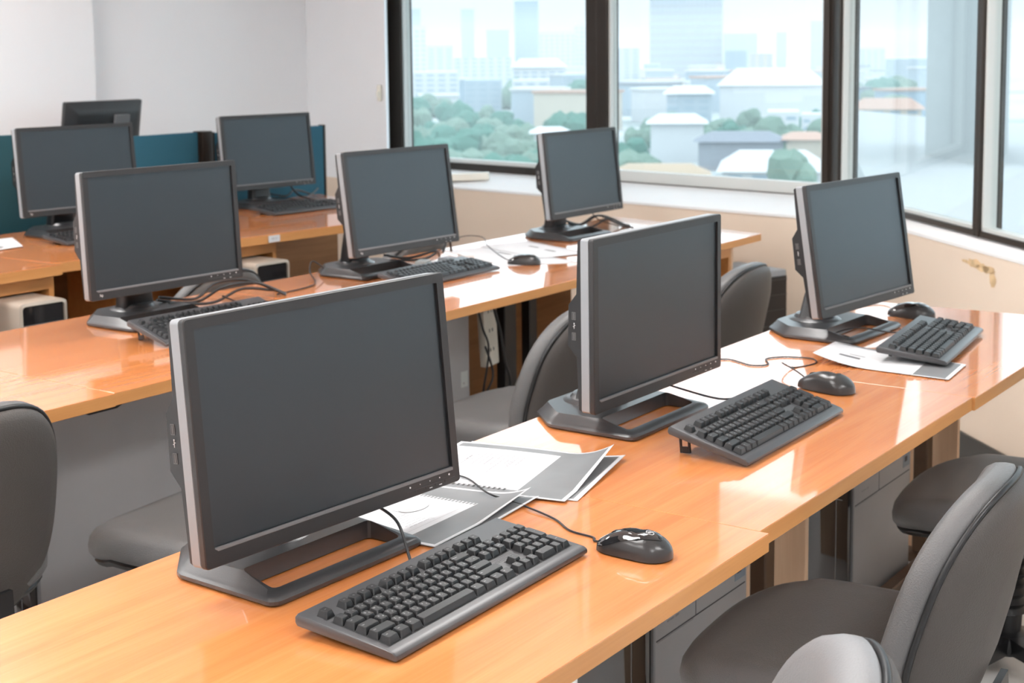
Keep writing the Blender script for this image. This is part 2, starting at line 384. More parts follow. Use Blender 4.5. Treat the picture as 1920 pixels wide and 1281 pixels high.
desk_w2 = desk('computer_desk', 'white glaring desk at the window end of the middle row', [(2.265, 1.618), (3.371, 1.618)], [(2.265, 2.463), (3.60, 2.463)], G2, panel_x=[3.19], post_x=[], panel_y=(1.66, 2.35))
# under the window end of the middle row: open cubby below the top
mb = MB()
mb.box(2.72, 3.178, 1.66, 2.2, D-.17, D-.155); mb.box(2.72, 2.738, 1.66, 2.19, D-.155, D-.032); mb.box(3.16, 3.178, 1.66, 2.19, D-.155, D-.032); mb.box(2.72, 3.178, 2.19, 2.2, D-.155, D-.032)
mb.box(2.738, 3.16, 1.66, 1.675, D-.075, D-.032)
o = mb.build('cubby', 'edge', desk_w2, smooth=0); o.location = (-desk_w2.location.x, -desk_w2.location.y, 0)
# bracket under the left seam
mb = MB(); mb.loft([[(-.03, y, 0) for y in (0, .02)] + [(.19, y, 0) for y in (.02, 0)], [(.04, y, -.03) for y in (0, .02)] + [(.12, y, -.03) for y in (.02, 0)]])
o = mb.build('desk_bracket', 'black', smooth=0); place(o, (.01, 1.70, D-.031)); tag(o, 'black plastic bracket under the seam of two middle row desks', 'bracket')
# middle row back boards
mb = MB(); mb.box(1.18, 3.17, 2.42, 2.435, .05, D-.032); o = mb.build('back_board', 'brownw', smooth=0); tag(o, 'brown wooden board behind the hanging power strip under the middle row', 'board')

Z3 = D+.05
desk_r3 = desk('wooden_desk', 'orange wooden desk of the back row with a small white label on its edge', [(1.06, 3.150), (2.93, 3.005)], [(1.03, 4.00), (3.34, 4.05)], G3, z=Z3, th=.036, panel_x=[], post_x=None)
desk_l3 = desk('wooden_desk', 'orange wooden desk at the left of the back row with papers lying on it', [(-.6, 3.10), (1.05, 3.096)], [(-.6, 4.0), (1.028, 4.0)], G3, z=Z3+.002, th=.036, panel_x=[], post_x=None)
def under_frame(x0, x1, y0, y1, dk):
    mb = MB(); z = Z3-.037
    mb.box(x1-.02, x1, y0, y1, 0, z); mb.box(x0, x1-.02, y0, y0+.015, z-.045, z); mb.box(x0, x1-.02, y1-.015, y1, z-.3, z); mb.box(x0, x0+.02, y0+.015, y1-.015, z-.3, z)
    o = mb.build('support_frame', 'edge', dk, smooth=0); o.location = (-dk.location.x, -dk.location.y, 0); return o
under_frame(.30, 1.045, 3.14, 3.7, desk_l3)
under_frame(1.45, 2.10, 3.13, 3.6, desk_r3)
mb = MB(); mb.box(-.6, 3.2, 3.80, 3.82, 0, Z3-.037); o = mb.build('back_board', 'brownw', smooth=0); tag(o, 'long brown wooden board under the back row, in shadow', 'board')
mb = MB(); mb.box(-.028, .028, -.003, 0, -.013, .013, mi=0); mb.text('HP 09', .012, Matrix(((1, 0, 0, 0), (0, 0, 1, -.0035), (0, 1, 0, 0), (0, 0, 0, 1))), mi=1)
o = mb.build('edge_label', ['paper', 'ink'], smooth=0); place(o, (2.03, 3.0725-.002, Z3-.018), math.radians(-4.4)); tag(o, 'small white paper label on the edge of the back-row desk', 'label')

# teal partitions behind the back row
def partition(x0, x1, y, mt, lab, top):
    e = empty('partition', (x0, y, 0)); tag(e, lab, 'partition', 'fabric partitions behind the back row')
    mb = MB(); mb.box(.012, x1-x0-.012, 0, .03, .06, top, .006, 2); mb.build('fabric_panel', mt, e)
    mb = MB(); mb.box(0, .012, -.003, .033, 0, top+.004); mb.box(x1-x0-.012, x1-x0, -.003, .033, 0, top+.004); mb.box(0.012, x1-x0-.012, -.003, .033, 0, .06); mb.build('edge_trim', 'frame', e, smooth=0)
    return e
partition(.2, 1.86, 4.10, 'teal_shade', 'partition at the far left behind the leftmost monitor, shade put into its darker teal', D+.437)
partition(1.875, 2.585, 4.08, 'teal', 'blue partition panel left of the dark post', D+.400)
partition(2.66, 3.43, 4.08, 'teal', 'blue partition panel behind the right monitor of the back row', D+.392)
mb = MB(); mb.box(0, .065, 0, .06, 0, D+.403, .006, 2); o = mb.build('partition_post', 'frame'); place(o, (2.590, 4.07, 0)); tag(o, 'dark post between the two blue partition panels', 'post')

# ------------------------------------------------------------------ monitors
HW, HH = .519, .341
def xz_rect(x0, x1, z0, z1, r, y, n=3): return [(p[0], y, p[1]) for p in rrect(x0, x1, z0, z1, r, n)]
def monitor(base, byaw, head, label, logo=False, tip=False, ports=True):
    """base: x, y of the base's front edge centre; head: centre of the front face (world), yaw, tilt in degrees; z base height"""
    bx, by, bz = base; e = empty('monitor', (bx, by, bz), byaw)
    tag(e, label, 'monitor', 'widescreen monitors on the desks')
    # base: six-sided plate with a long slot
    mb = MB()
    outer = rrect(-.158, .158, 0, .12, .016, 4)
    P = [p for p in outer if p[1] < .06]
    right = [p for p in P if p[0] > 0]; left = [p for p in P if p[0] < 0]
    ring = left + right + [(.158, .19), (.152, .205), (.085, .275), (.07, .28), (-.07, .28), (-.085, .275), (-.152, .205), (-.158, .19)]
    # order: left arc (from side to front) then right arc
    left.sort(key=lambda p: (-p[1], p[0])); right.sort(key=lambda p: (p[1], p[0]))
    ring = left + right + [(.158, .19), (.152, .205), (.085, .275), (.07, .28), (-.07, .28), (-.085, .275), (-.152, .205), (-.158, .19)]
    hole = rrect(-.132, .132, .026, .092, .010, 3)
    cen = Vector((0, .13))
    def sc(pts, d, z): 
        out = []
        for p in pts:
            v = Vector(p)-cen; s = Vector((v.x*(1-d/.158), v.y*(1-d/.14))); out.append((cen.x+s.x, cen.y+s.y, z))
        return out
    N = 40
    def resample(pts, k=N):
        Q = [Vector((p[0], p[1], p[2] if len(p) > 2 else 0)) for p in pts]; Q.append(Q[0]); Ls = [0]
        for a, b_ in zip(Q, Q[1:]): Ls.append(Ls[-1]+(b_-a).length)
        return Q, Ls
    mb.loft([sc(ring, 0.003, 0.001), sc(ring, 0, .004), sc(ring, 0, .009), sc(ring, .003, .0125)], cap0=True, cap1=False)
    zt = lambda y: .0165+.0135*min(1, max(0, (y-.030)/.060))
    ins = [(p[0], p[1], zt(p[1])) for p in sc(ring, .019, 0)]
    mb.loft([sc(ring, .003, .0125), sc(ring, .005, .0138), ins], False, False)
    vo = [mb.bm.verts.new(p) for p in ins]; vi = [mb.bm.verts.new((p[0], p[1], zt(p[1]))) for p in hole]
    eo = [mb.bm.edges.new((vo[i], vo[(i+1) % len(vo)])) for i in range(len(vo))]; ei = [mb.bm.edges.new((vi[i], vi[(i+1) % len(vi)])) for i in range(len(vi))]
    bmesh.ops.triangle_fill(mb.bm, use_beauty=True, use_dissolve=False, edges=eo+ei)
    mb.loft([[(p[0], p[1], zt(p[1])) for p in hole], [(p[0], p[1], .002) for p in hole]], cap0=False, cap1=False)
    bmesh.ops.remove_doubles(mb.bm, verts=mb.bm.verts, dist=.00005)
    # cut the bottom cap under the slot: remove it, the plate rests on small pads
    for f_ in [f_ for f_ in mb.bm.faces if all(abs(v.co.z-.001) < 1e-5 for v in f_.verts)]: mb.bm.faces.remove(f_)
    mb.lathe([(.072, .029), (.066, .033), (.056, .036), (.050, .044), (.045, .046)], 28, (0, .182, 0))
    for px in (-.14, .14):
        for py in (.015, .20): mb.lathe([(.006, 0), (.006, .004)], 8, (px, py, 0))
    mb.build('base', 'basep', e, smooth=22)
    # head matrix (world) -> local to the empty
    hx, hy, hz, yaw, tilt = head; yaw = math.radians(yaw); t = math.radians(tilt)
    ex = Vector((math.cos(yaw), math.sin(yaw), 0)); n = Vector((-math.sin(yaw), math.cos(yaw), 0)); ez = Vector((0, 0, 1))*math.cos(t)+n*math.sin(t); ed = ez.cross(ex)
    HM = Matrix(((ex.x, ed.x, ez.x, hx), (ex.y, ed.y, ez.y, hy), (ex.z, ed.z, ez.z, hz), (0, 0, 0, 1)))
    EM = Matrix.Translation((bx, by, bz)) @ Matrix.Rotation(byaw, 4, 'Z'); T = EM.inverted() @ HM
    w, h = HW/2, HH/2
    # neck rises from the base and meets the back of the head
    joint = T @ Vector((0, .052, -.01)); low = Vector((0, .182, .034))
    mb = MB(); rings = []
    top = Vector((joint.x, max(joint.y+.012, .10), joint.z+.05))
    for k in range(9):
        s = k/8; c_ = low.lerp(top, s); wd = .042+.006*(1-s)**2*2; dp = .026-.008*s
        c_.y += .012*math.sin(s*math.pi)
        rings.append([(c_.x+p[0], c_.y+p[1], c_.z) for p in rrect(-wd, wd, -dp, dp, .012, 3)])
    mb.loft(rings); mb.build('neck', 'black', e, smooth=40)
    mb = MB(); mb.box(-.055, .055, .050, .085, -.055, .055, .008, 2); mb.xf(T); mb.build('mount', 'black', e)
    # bezel
    bl, br, bt, bb = .0165, .0165, .0155, .0265; r = .006
    mb = MB()
    mb.loft([xz_rect(-w, w, -h, h, r, .010), xz_rect(-w, w, -h, h, r, .0018), xz_rect(-w+.0012, w-.0012, -h+.0012, h-.0012, r-.001, 0),
             xz_rect(-w+bl, w-br, -h+bb, h-bt, .002, 0), xz_rect(-w+bl, w-br, -h+bb, h-bt, .002, .0065)], cap0=False, cap1=False)
    mb.xf(T); bez = mb.build('bezel', 'bezel', e, smooth=30)
    mb = MB(); mb.loft([[(-w+bl, -.0005, -h+bb-.0005), (w-br, -.0005, -h+bb-.0005), (w-br, -.0005, -h+bb-.0045), (-w+bl+.006, -.0005, -h+bb-.0045)],
                        [(-w+bl, .001, -h+bb+.0006), (w-br, .001, -h+bb+.0006), (w-br, .001, -h+bb-.006), (-w+bl+.006, .001, -h+bb-.006)]]); mb.xf(T); mb.build('lip', 'screen2', bez, smooth=0)
    mb = MB(); y0 = .0045
    mb.loft([xz_rect(-w+bl-.001, w-br+.001, -h+bb-.001, h-bt+.001, .002, y0), xz_rect(-w+bl-.001, w-br+.001, -h+bb-.001, h-bt+.001, .002, y0+.002)]); mb.xf(T); mb.build('screen', 'screen', e, smooth=0)
    # silver band around the sides
    mb = MB(); mb.loft([xz_rect(-w+.003, w-.003, -h+.003, h-.003, .005, .0102), xz_rect(-w+.003, w-.003, -h+.003, h-.003, .005, .0115), xz_rect(-w+.0004, w-.0004, -h+.0004, h-.0004, .007, .0125), xz_rect(-w+.0004, w-.0004, -h+.0004, h-.0004, .007, .030), xz_rect(-w+.003, w-.003, -h+.003, h-.003, .006, .0315)])
    mb.xf(T); mb.build('side_band', 'silver', e, smooth=30, )
    # back cover
    mb = MB(); prof = [(.0316, h-.003), (.038, h-.006), (.042, .062), (.060, .040), (.062, -.040), (.042, -.062), (.038, -h+.006), (.0316, -h+.003)]
    mb.loft([[(-w+.003, y, z) for y, z in prof], [(w-.003, y, z) for y, z in prof]]); mb.xf(T); bk = mb.build('back_cover', 'black', e, smooth=0)
    for zz in (.019, -.021):
        mb = MB(); X = -w+.0022
        for (a, b_, c_, d_) in ((.0435, .0445, -.0075, .0075), (.0515, .0525, -.0075, .0075), (.0435, .0525, -.0075, -.0065), (.0435, .0525, .0065, .0075)): mb.box(X, X+.001, a, b_, zz+c_, zz+d_, mi=0)
        mb.box(X+.0003, X+.001, .0445, .0515, zz-.0065, zz+.0065, mi=1); mb.box(X-.0002, X+.0006, .0465, .049, zz-.0055, zz+.0055, mi=2)
        mb.xf(T); mb.build('usb_port', ['usb', 'socket', 'usb'], bk, smooth=0)
    mb = MB(); X = -w+.0024
    mb.box(X, X+.0006, .0472, .0478, -.006, .004); mb.box(X, X+.0006, .0445, .0475, .0005, .0011); mb.box(X, X+.0006, .0478, .0502, -.002, -.0014); mb.box(X, X+.0006, .0465, .0485, .004, .0055); mb.xf(T); mb.build('usb_symbol', 'white', bk, smooth=0)
    # controls
    mb = MB(); zb = -h+.0105; xs0, xs1 = w-.128, w-.014
    mb.box(xs0, xs1, -.0007, .0005, zb-.0007, zb+.0003, mi=0)
    for k in range(1, 5): xx = xs0+(xs1-xs0)*k/5; mb.box(xx-.0005, xx+.0005, -.0007, .0005, zb-.004, zb+.0012, mi=0)
    for k, sz in ((0, .0015), (1, .0008), (2, .001), (3, .0012), (4, .0016)):
        xx = xs0+(xs1-xs0)*(k+.45)/5; mb.loft([[(xx+sz*math.cos(a*math.pi/4), y, zb+.006+sz*math.sin(a*math.pi/4)) for a in range(8)] for y in (-.0006, .0003)], mi=1)
    for k in (2, 3): xx = xs0+(xs1-xs0)*(k+.5)/5; mb.box(xx-.003, xx+.003, -.0006, .0003, zb-.0055, zb-.0045, mi=1)
    mb.xf(T); mb.build('control_strip', ['socket', 'white'], e, smooth=0)
    if logo:
        mb = MB(); mb.text('hp', .011, T @ Matrix(((1, 0, 0, -w+.032), (0, 0, 1, -.0006), (0, 1, 0, -h+.013), (0, 0, 0, 1)))); mb.build('logo', 'white', bez, smooth=0, recalc=False)
    return e
monitor((-.497, .415, D), math.radians(-1.5), (-.448, .489, D+.226, -3.78, 5.4), 'largest and nearest black monitor with silver side, white spiral sheets beside it')
monitor((.49, .437, D), 0, (.561, .505, D+.221, -.55, .3), 'second black monitor of the nearest row, upright behind the propped keyboard')
monitor((1.57, .425, D), math.radians(-2), (1.636, .499, D+.237, -6.0, 8.8), 'bluish dark monitor tilted back in front of the corner window')
monitor((1.713, 2.187, D), 0, (1.679, 2.115, D+.269, -2.57, 7.8), 'bluish monitor in the middle of the middle row, left of the small mouse', logo=True)
monitor((2.885, 2.13, D), 0, (2.854, 2.145, D+.271, -1.0, 6.45), 'bluish monitor in front of the tall windows, at the window end of the middle row')
monitor((.70, 2.13, D), 0, (.662, 2.119, D+.278, -3.16, 3.45), 'black monitor of the middle row with tangled cables beneath it', logo=True)
monitor((1.60, 3.66, Z3), math.radians(-4), (1.59, 3.674, D+.316, -4.96, 5.4), 'leftmost black monitor of the back row, before the shaded teal partition', logo=True)
monitor((2.74, 3.70, Z3), math.radians(-5), (2.75, 3.798, D+.311, -6.24, 6.4), 'black monitor of the back row in front of the blue partitions')

# teacher's monitor seen from behind, on its own small desk
desk('small_desk', 'plain desk behind the partitions, carrying the monitor that shows its back', [(1.9, 4.30), (3.1, 4.30)], [(1.9, 4.80), (3.1, 4.80)], None, panel_x=[1.92, 3.08], panel_y=(4.32, 4.78))
e = empty('monitor', (2.39, 4.55, D)); tag(e, 'dark monitor turned away, its back showing above the back row', 'monitor')
T = Matrix.Translation((0, 0, .385)) @ Matrix.Rotation(math.radians(4), 4, 'Z') @ Matrix.Rotation(math.radians(9), 4, 'X')
mb = MB(); a, b_ = .235, .165
mb.loft([xz_rect(-a, a, -b_, b_, .008, 0), xz_rect(-a, a, -b_, b_, .008, -.018), xz_rect(-a+.03, a-.03, -b_+.03, b_-.03, .008, -.040), xz_rect(-a+.06, a-.06, -b_+.05, b_-.055, .006, -.048)]); mb.xf(T); mb.build('back_cover', 'bezel', e, smooth=20)
mb = MB(); mb.box(.035, .125, -.062, -.049, -.05, .105, .003); mb.xf(T); mb.build('label_plate', 'screen2', e, smooth=0)
mb = MB(); mb.box(-.04, .04, -.075, -.03, -.30, .04, .01); mb.build('neck', 'black', e, loc=(0, -.02, .35))
mb = MB(); mb.lathe([(.11, 0), (.115, .006), (.10, .014), (.04, .022), (.035, .05)], 28); mb.build('base', 'black', e, loc=(0, -.05, 0))

# ------------------------------------------------------------------ keyboards
U = .01905
R0 = [('ctrl', 1.25), ('win', 1.25), ('alt', 1.25), ('', 6.25), ('alt', 1.25), ('win', 1.25), ('menu', 1.25), ('ctrl', 1.25)]
R1 = [('shift', 2.25)]+[(k, 1) for k in zip('ZXCVBNM,./', 'ผปแอิืทมใฝ')]+[('shift', 2.75)]
R2 = [('caps', 1.75)]+[(k, 1) for k in zip("ASDFGHJKL;'", 'ฟหกดเาสวงนย')]+[('enter', 2.25)]
R3 = [('tab', 1.5)]+[(k, 1) for k in zip('QWERTYUIOP[]', 'ๆไำพะรนยบลขช')]+[(('\\', 'ฃ'), 1.5)]
R4 = [(k, 1) for k in zip('`1234567890-=', '_ๅภถคตจขชฟพยร')]+[('backspace', 2)]
keys = []                                   # (x, y, w, h, legend) in key units
for r, row in enumerate((R0, R1, R2, R3, R4)):
    x = 0
    for lg, w_ in row: keys.append((x, r, w_, 1, lg)); x += w_
FY = 5.38
keys.append((0, FY, 1, 1, 'esc'))
for g_, gx in enumerate((2.0, 6.5, 11.0)):
    for k in range(4): keys.append((gx+k, FY, 1, 1, 'F%d' % (g_*4+k+1)))
NX = 15.32
for k, lg in enumerate(('prt', 'scr', 'brk')): keys.append((NX+k, FY, 1, 1, lg))
for r, ls in ((4, ('ins', 'home', 'pgup')), (3, ('del', 'end', 'pgdn'))):
    for k, lg in enumerate(ls): keys.append((NX+k, r, 1, 1, lg))
keys += [(NX+1, 1, 1, 1, '^'), (NX, 0, 1, 1, '<'), (NX+1, 0, 1, 1, 'v'), (NX+2, 0, 1, 1, '>')]
PX = 18.62
for k, lg in enumerate(('num', '/', '*', '-')): keys.append((PX+k, 4, 1, 1, lg))
for r, ls in ((3, '789'), (2, '456'), (1, '123')):
    for k, lg in enumerate(ls): keys.append((PX+k, r, 1, 1, lg))
keys += [(PX+3, 2, 1, 2, '+'), (PX+3, 0, 1, 2, 'enter'), (PX, 0, 2, 1, '0'), (PX+2, 0, 1, 1, '.')]
KX0, KY0 = .0125, .0215                      # first key origin on the body
KL, KD = .457, .168
def topz(y): return .0125+.0165*(y/KD)        # top surface height of the flat body
KTILT = math.atan(.0165/KD)
_kc = {}
def key_mesh(w_, h_, lg):
    k = (w_, h_, lg)
    if k in _kc: return _kc[k]
    mb = MB(); W2, H2 = w_*U/2-.0006, h_*U/2-.0006; ht = .0088
    def rr(ix, iy0, iy1, z, r): return [(p[0], p[1], z) for p in rrect(-W2+ix, W2-ix, -H2+iy0, H2-iy1, r, 1)]
    mb.loft([rr(0, 0, 0, 0, .001), rr(.0006, .0006, .0004, .002, .0012), rr(.0026, .0034, .0012, ht-.0006, .0014), rr(.0031, .0040, .0017, ht, .0012)], mi=0)
    if lg:
        if isinstance(lg, tuple):
            for ch, dx, dy, sz in ((lg[0], -.0024, .0026, .0044), (lg[1], .0022, -.0008, .0036)):
                mb.text(ch, sz, Matrix.Translation((dx, dy+.0006, ht+.00006)), mi=1)
        else:
            mb.text(lg, .0030, Matrix.Translation((-W2+.0031+.0042 if w_ > 1 else 0, .0022, ht+.00006)), mi=1)
    o = mb.build('key', ['key', 'legend'], smooth=0, recalc=False); me = o.data
    bpy.data.objects.remove(o); me.name = 'keycap'; _kc[k] = me; return me
def keyboard(single=True):
    e = empty('keyboard', (0, 0, 0))
    # body: profile extruded along x, closed ends rounded
    mb = MB(); prof = [(.004, .0015), (.0006, .004), (0, .0065), (.0012, .0100), (.0055, .0125), (.0125, .0135), (.0165, topz(.0165)), (KD-.004, topz(KD)), (KD, topz(KD)-.004), (KD, .0175), (KD-.003, .0135)]
    def pr(ins, x): 
        cy, cz = .084, .013
        return [(x, cy+(y-cy)*(1-ins/.084), cz+(z-cz)*(1-ins/.016)) for y, z in prof]
    mb.loft([pr(.003, 0.0), pr(.0008, .0008), pr(0, .003), pr(0, KL-.003), pr(.0008, KL-.0008), pr(.003, KL)])
    mb.build('body', 'kbody', e, smooth=32)
    mb = MB()
    for x in (.05, KL-.05): mb.box(x-.012, x+.012, KD-.030, KD-.022, 0, .0135)
    mb.build('rubber_pad', 'black', e, smooth=0)
    mb = MB()
    def well(x0, x1, y0, y1):
        ax, bx_ = KX0+x0*U-.0012, KX0+x1*U+.0012; ay, by_ = KY0+y0*U-.001, KY0+y1*U+.001
        mb.loft([[(ax, ay, topz(ay)-.001), (bx_, ay, topz(ay)-.001), (bx_, by_, topz(by_)-.001), (ax, by_, topz(by_)-.001)], [(ax, ay, topz(ay)+.0003), (bx_, ay, topz(ay)+.0003), (bx_, by_, topz(by_)+.0003), (ax, by_, topz(by_)+.0003)]])
    well(0, 15, 0, 5); well(0, 1, FY, FY+1)
    for gx in (2.0, 6.5, 11.0): well(gx, gx+4, FY, FY+1)
    well(NX, NX+3, FY, FY+1); well(NX, NX+3, 3, 5); well(NX, NX+3, 0, 1); well(NX+1, NX+2, .9, 2); well(PX, PX+4, 0, 5)
    mb.build('key_well', 'kwell', e, smooth=0)
    # engraved lines between the arrow block and the navigation block
    mb = MB()
    for k in range(4):
        y = KY0+(2.25+.17*k)*U; x0 = KX0+(NX+.2)*U; mb.box(x0, x0+2.6*U, y, y+.0006, topz(y)+.0001, topz(y)+.0005)
    mb.build('vent_lines', 'screen2', e, smooth=0)
    rest = None
    for i, (x, y, w_, h_, lg) in enumerate(keys):
        cx = KX0+(x+w_/2)*U; cy = KY0+(y+h_/2)*U
        me = key_mesh(w_, h_, lg)
        last = lg in ('F9', 'F10', 'F11', 'F12')
        if single and not last:
            o = bpy.data.objects.new('key', me); COL.objects.link(o); o.parent = e; o.location = (cx, cy, topz(cy)+.0001); o.rotation_euler = (KTILT, 0, 0)
        else:
            if rest is None: rest = bmesh.new()
            b2 = bmesh.new(); b2.from_mesh(me); bmesh.ops.transform(b2, matrix=Matrix.Translation((cx, cy, topz(cy)+.0001)) @ Matrix.Rotation(KTILT, 4, 'X'), verts=b2.verts)
            tmp = bpy.data.meshes.new('tmp'); b2.to_mesh(tmp); b2.free(); rest.from_mesh(tmp); bpy.data.meshes.remove(tmp)
    me = bpy.data.meshes.new('keys'); rest.to_mesh(me); rest.free(); me.materials.append(M_['key']); me.materials.append(M_['legend'])
    o = bpy.data.objects.new('keys', me); COL.objects.link(o); o.parent = e; o['kind'] = 'stuff'
    return e
def add_feet(k, up):
    """fold-out feet at the back corners; up = tilt of the body"""
    for x in (.028, KL-.028):
        mb = MB()
        for a, b_ in ((-.011, -.0065), (.0065, .011)): mb.box(a, b_, -.002, .002, -.036, 0, .0006, 1)
        mb.box(-.0065, .0065, -.002, .002, -.036, -.024, .0006, 1); mb.box(-.0065, .0065, -.002, .002, -.005, 0, .0006, 1)
        mb.xf(Matrix.Rotation(math.radians(-14), 4, 'X') @ Matrix.Rotation(math.radians(90), 4, 'Z')); mb.build('foot', 'black', k, smooth=0, loc=(x, KD-.022, .013))
def put_kb(k, x, y, z, deg, up, label):
    k.location = (x, y, z); k.rotation_euler = Matrix.Rotation(math.radians(deg), 3, 'Z').to_4x4().to_euler()
    k.rotation_euler = (Matrix.Rotation(math.radians(deg), 3, 'Z') @ Matrix.Rotation(math.radians(up), 3, 'X')).to_euler()
    tag(k, label, 'keyboard', 'black keyboards on the desks')
kproto = keyboard()
kb = [kproto]+[copy_tree(kproto) for _ in range(4)]
kfar = keyboard(False); kfar2 = copy_tree(kfar)
put_kb(kb[0], -.696, .169, D+.0005, 1.5, 0, 'nearest black keyboard lying flat before the largest monitor')
put_kb(kb[1], .296, .181, D+.001, .9, 9.3, 'black keyboard propped up on fold-out feet before the second monitor')
put_kb(kb[2], 1.282, .150, D+.006, 6.9, 2.0, 'keyboard resting on a printed sheet at the right end of the nearest row')
put_kb(kb[3], 1.535, 1.947, D+.001, 0, 3, 'keyboard with pale shining keys under the middle monitor of the middle row')
put_kb(kb[4], .455, 1.90, D+.001, -3.0, 9.3, 'keyboard half hidden behind the top edge of the largest monitor')
put_kb(kfar, 2.485, 3.512, Z3+.001, -4, 1, 'blurred keyboard on the labelled back-row desk')
put_kb(kfar2, 1.36, 3.47, Z3+.001, -4, 1, 'blurred keyboard under the leftmost back-row monitor')
for k in (kb[1], kb[4]): add_feet(k, 9.3)

# ------------------------------------------------------------------ mice
def mouse(label, loc, deg, sc=1.0, shell=True):
    e = empty('computer_mouse', loc, math.radians(deg)); e.scale = (sc,)*3
    tag(e, label, 'mouse', 'black computer mice')
    L = .116
    def hw(t): return .0315*(.80+.20*math.cos((t-.70)*2.6))*min(1, (1-(max(0, (t-.72)/.28))**2.3))**.5*min(1, (.30+t*5)) ** .30
    def hh(t): return .0385*(math.sin(math.pi*min(1, (t*.86+.12)))**.80)*(1-.10*(1-t)) if t < .62 else .0385*max(.0, 1-((t-.56)/.50)**2.0)**.6*.985
    ts = [0, .01, .03, .06, .1, .15, .2, .28, .36, .44, .52, .60, .68, .76, .83, .89, .94, .97, .99, .998]
    NS = 24
    def sec(t, off=0, s0=0, s1=1, floor=.002):
        w_, h_ = max(hw(t), .001), max(hh(t), .006); out = []
        for k in range(NS+1):
            a = math.pi*(s0+(s1-s0)*k/NS); ca, sa = math.cos(a), math.sin(a)
            x = -math.copysign(abs(ca)**.72, ca)*(w_+off); z = floor+(abs(sa)**.82)*(h_-floor+off)
            out.append((t*L-L/2, x, z))
        return out
    mb = MB(); rings = [[(p[0], p[1], p[2]) for p in sec(t)] for t in ts]
    mb.loft(rings); mb.build('body', 'mouse', e, smooth=50)
    if shell:
        # glossy top shell, widest in front and pointed at the back
        mb = MB(); rs = []
        tt = [.004, .015, .05, .1, .16, .22, .3, .38, .46, .54, .62, .70, .77, .83, .87]
        for t in tt:
            half = .5*(.80-.42*min(1, t/.6)**1.4) if t < .6 else .5*max(.02, .38*(1-((t-.6)/.275)**2.2))
            rs.append(sec(t, .0007, .5-half, .5+half))
        mb.loft(rs, False, False, closed=False); sh = mb.build('top_shell', 'gloss', e, smooth=60)
        sh['label'] = 'glossy top shell'
    mb = MB(); mb.xf(Matrix())
    mb.loft([[(.0095*math.cos(a*math.pi/8), y, .0095*math.sin(a*math.pi/8)) for a in range(16)] for y in (-.0035, -.0025, .0025, .0035)]); mb.build('scroll_wheel', 'black', e, loc=(-L/2+.026, 0, .0225), smooth=50)
    if shell:
        t = .70; z = hh(t)+.0012; mx = Matrix.Translation((t*L-L/2, 0, z)) @ Matrix.Rotation(math.radians(18), 4, 'Y') @ Matrix.Rotation(math.radians(-90), 4, 'Z')
        mb = MB(); mb.text('hp', .0085, mx)
        mb.loft([[mx @ Vector((r*math.cos(k*math.pi/12), r*math.sin(k*math.pi/12), 0)) for k in range(24)] for r in (.0056, .0063)], False, False); mb.build('logo', 'white', e, smooth=0, recalc=False)
    return e
mouse('black mouse with a round white emblem on its glossy back, nearest of all', (-.196, .124, D), -86)
mouse('plain glossy black mouse beside the propped keyboard', (.935, .300, D), -100, 1.12, shell=False)
mouse('black mouse at the window end of the nearest row', (1.885, .450, D), -93, 1.12)
mouse('small black mouse on the middle row in front of the white glare', (2.15, 1.955, D), -70, 1.0)

# ------------------------------------------------------------------ cables
def cable(name, pts, r, label, mt='cable', cat='cable', group=None, n=6, flat=False):
    mb = MB(); mb.tube(sline(pts, n), r, 7); o = mb.build(name, mt, smooth=60); tag(o, label, cat, group); return o
z = D+.0022
cable('mouse_cable', [(-.192, .180, z+.012), (-.188, .190, z+.003), (-.184, .205, z), (-.172, .215, z), (-.165, .262, z), (-.132, .312, z), (-.113, .375, z+.002), (-.095, .43, z), (-.10, .47, z+.008), (-.045, .56, z+.006), (-.065, .62, z+.006), (-.14, .68, z)], .0017, 'thin black cord from the nearest mouse, running under the spiral sheets')
cable('keyboard_cable', [(-.462, .336, D+.016), (-.452, .352, D+.035), (-.425, .392, D+.062), (-.37, .47, D+.055), (-.31, .55, D+.03), (-.27, .64, z), (-.30, .69, z)], .0023, 'black cord arching from the nearest keyboard over the monitor base')
cable('keyboard_cable', [(.62, .345, D+.045), (.61, .40, D+.035), (.60, .50, D+.05), (.58, .58, D+.07), (.57, .66, D+.03)], .0021, 'black cord from the propped keyboard across the second monitor base')
cable('mouse_cable', [(.955, .352, D+.012), (.995, .40, D+.02), (1.05, .46, D+.022), (1.10, .455, z), (1.17, .43, z), (1.215, .46, z), (1.20, .52, z), (1.155, .55, z), (1.10, .52, z), (1.07, .55, z), (1.10, .63, z), (1.02, .67, z)], .0018, 'black cord looping over the desk seam behind the second mouse')
cable('keyboard_cable', [(1.56, .325, D+.03), (1.545, .38, D+.02), (1.52, .46, D+.028), (1.46, .50, D+.02), (1.44, .455, D+.018), (1.50, .51, z), (1.55, .62, D+.05)], .002, 'black cord drooping over the base of the tilted back monitor')
cable('mouse_cable', [(1.915, .505, D+.012), (1.98, .54, z), (2.02, .60, z), (1.93, .64, z), (1.80, .62, z), (1.72, .60, z+.02)], .0018, 'pale thin cord behind the mouse at the window end', mt='gasket')
cable('mouse_cable', [(2.165, 2.01, D+.01), (2.22, 2.09, z), (2.36, 2.27, D+.02), (2.50, 2.40, D+.03), (2.40, 2.43, D+.04), (2.25, 2.42, z)], .0018, 'thin cord rising behind the small mouse of the middle row')
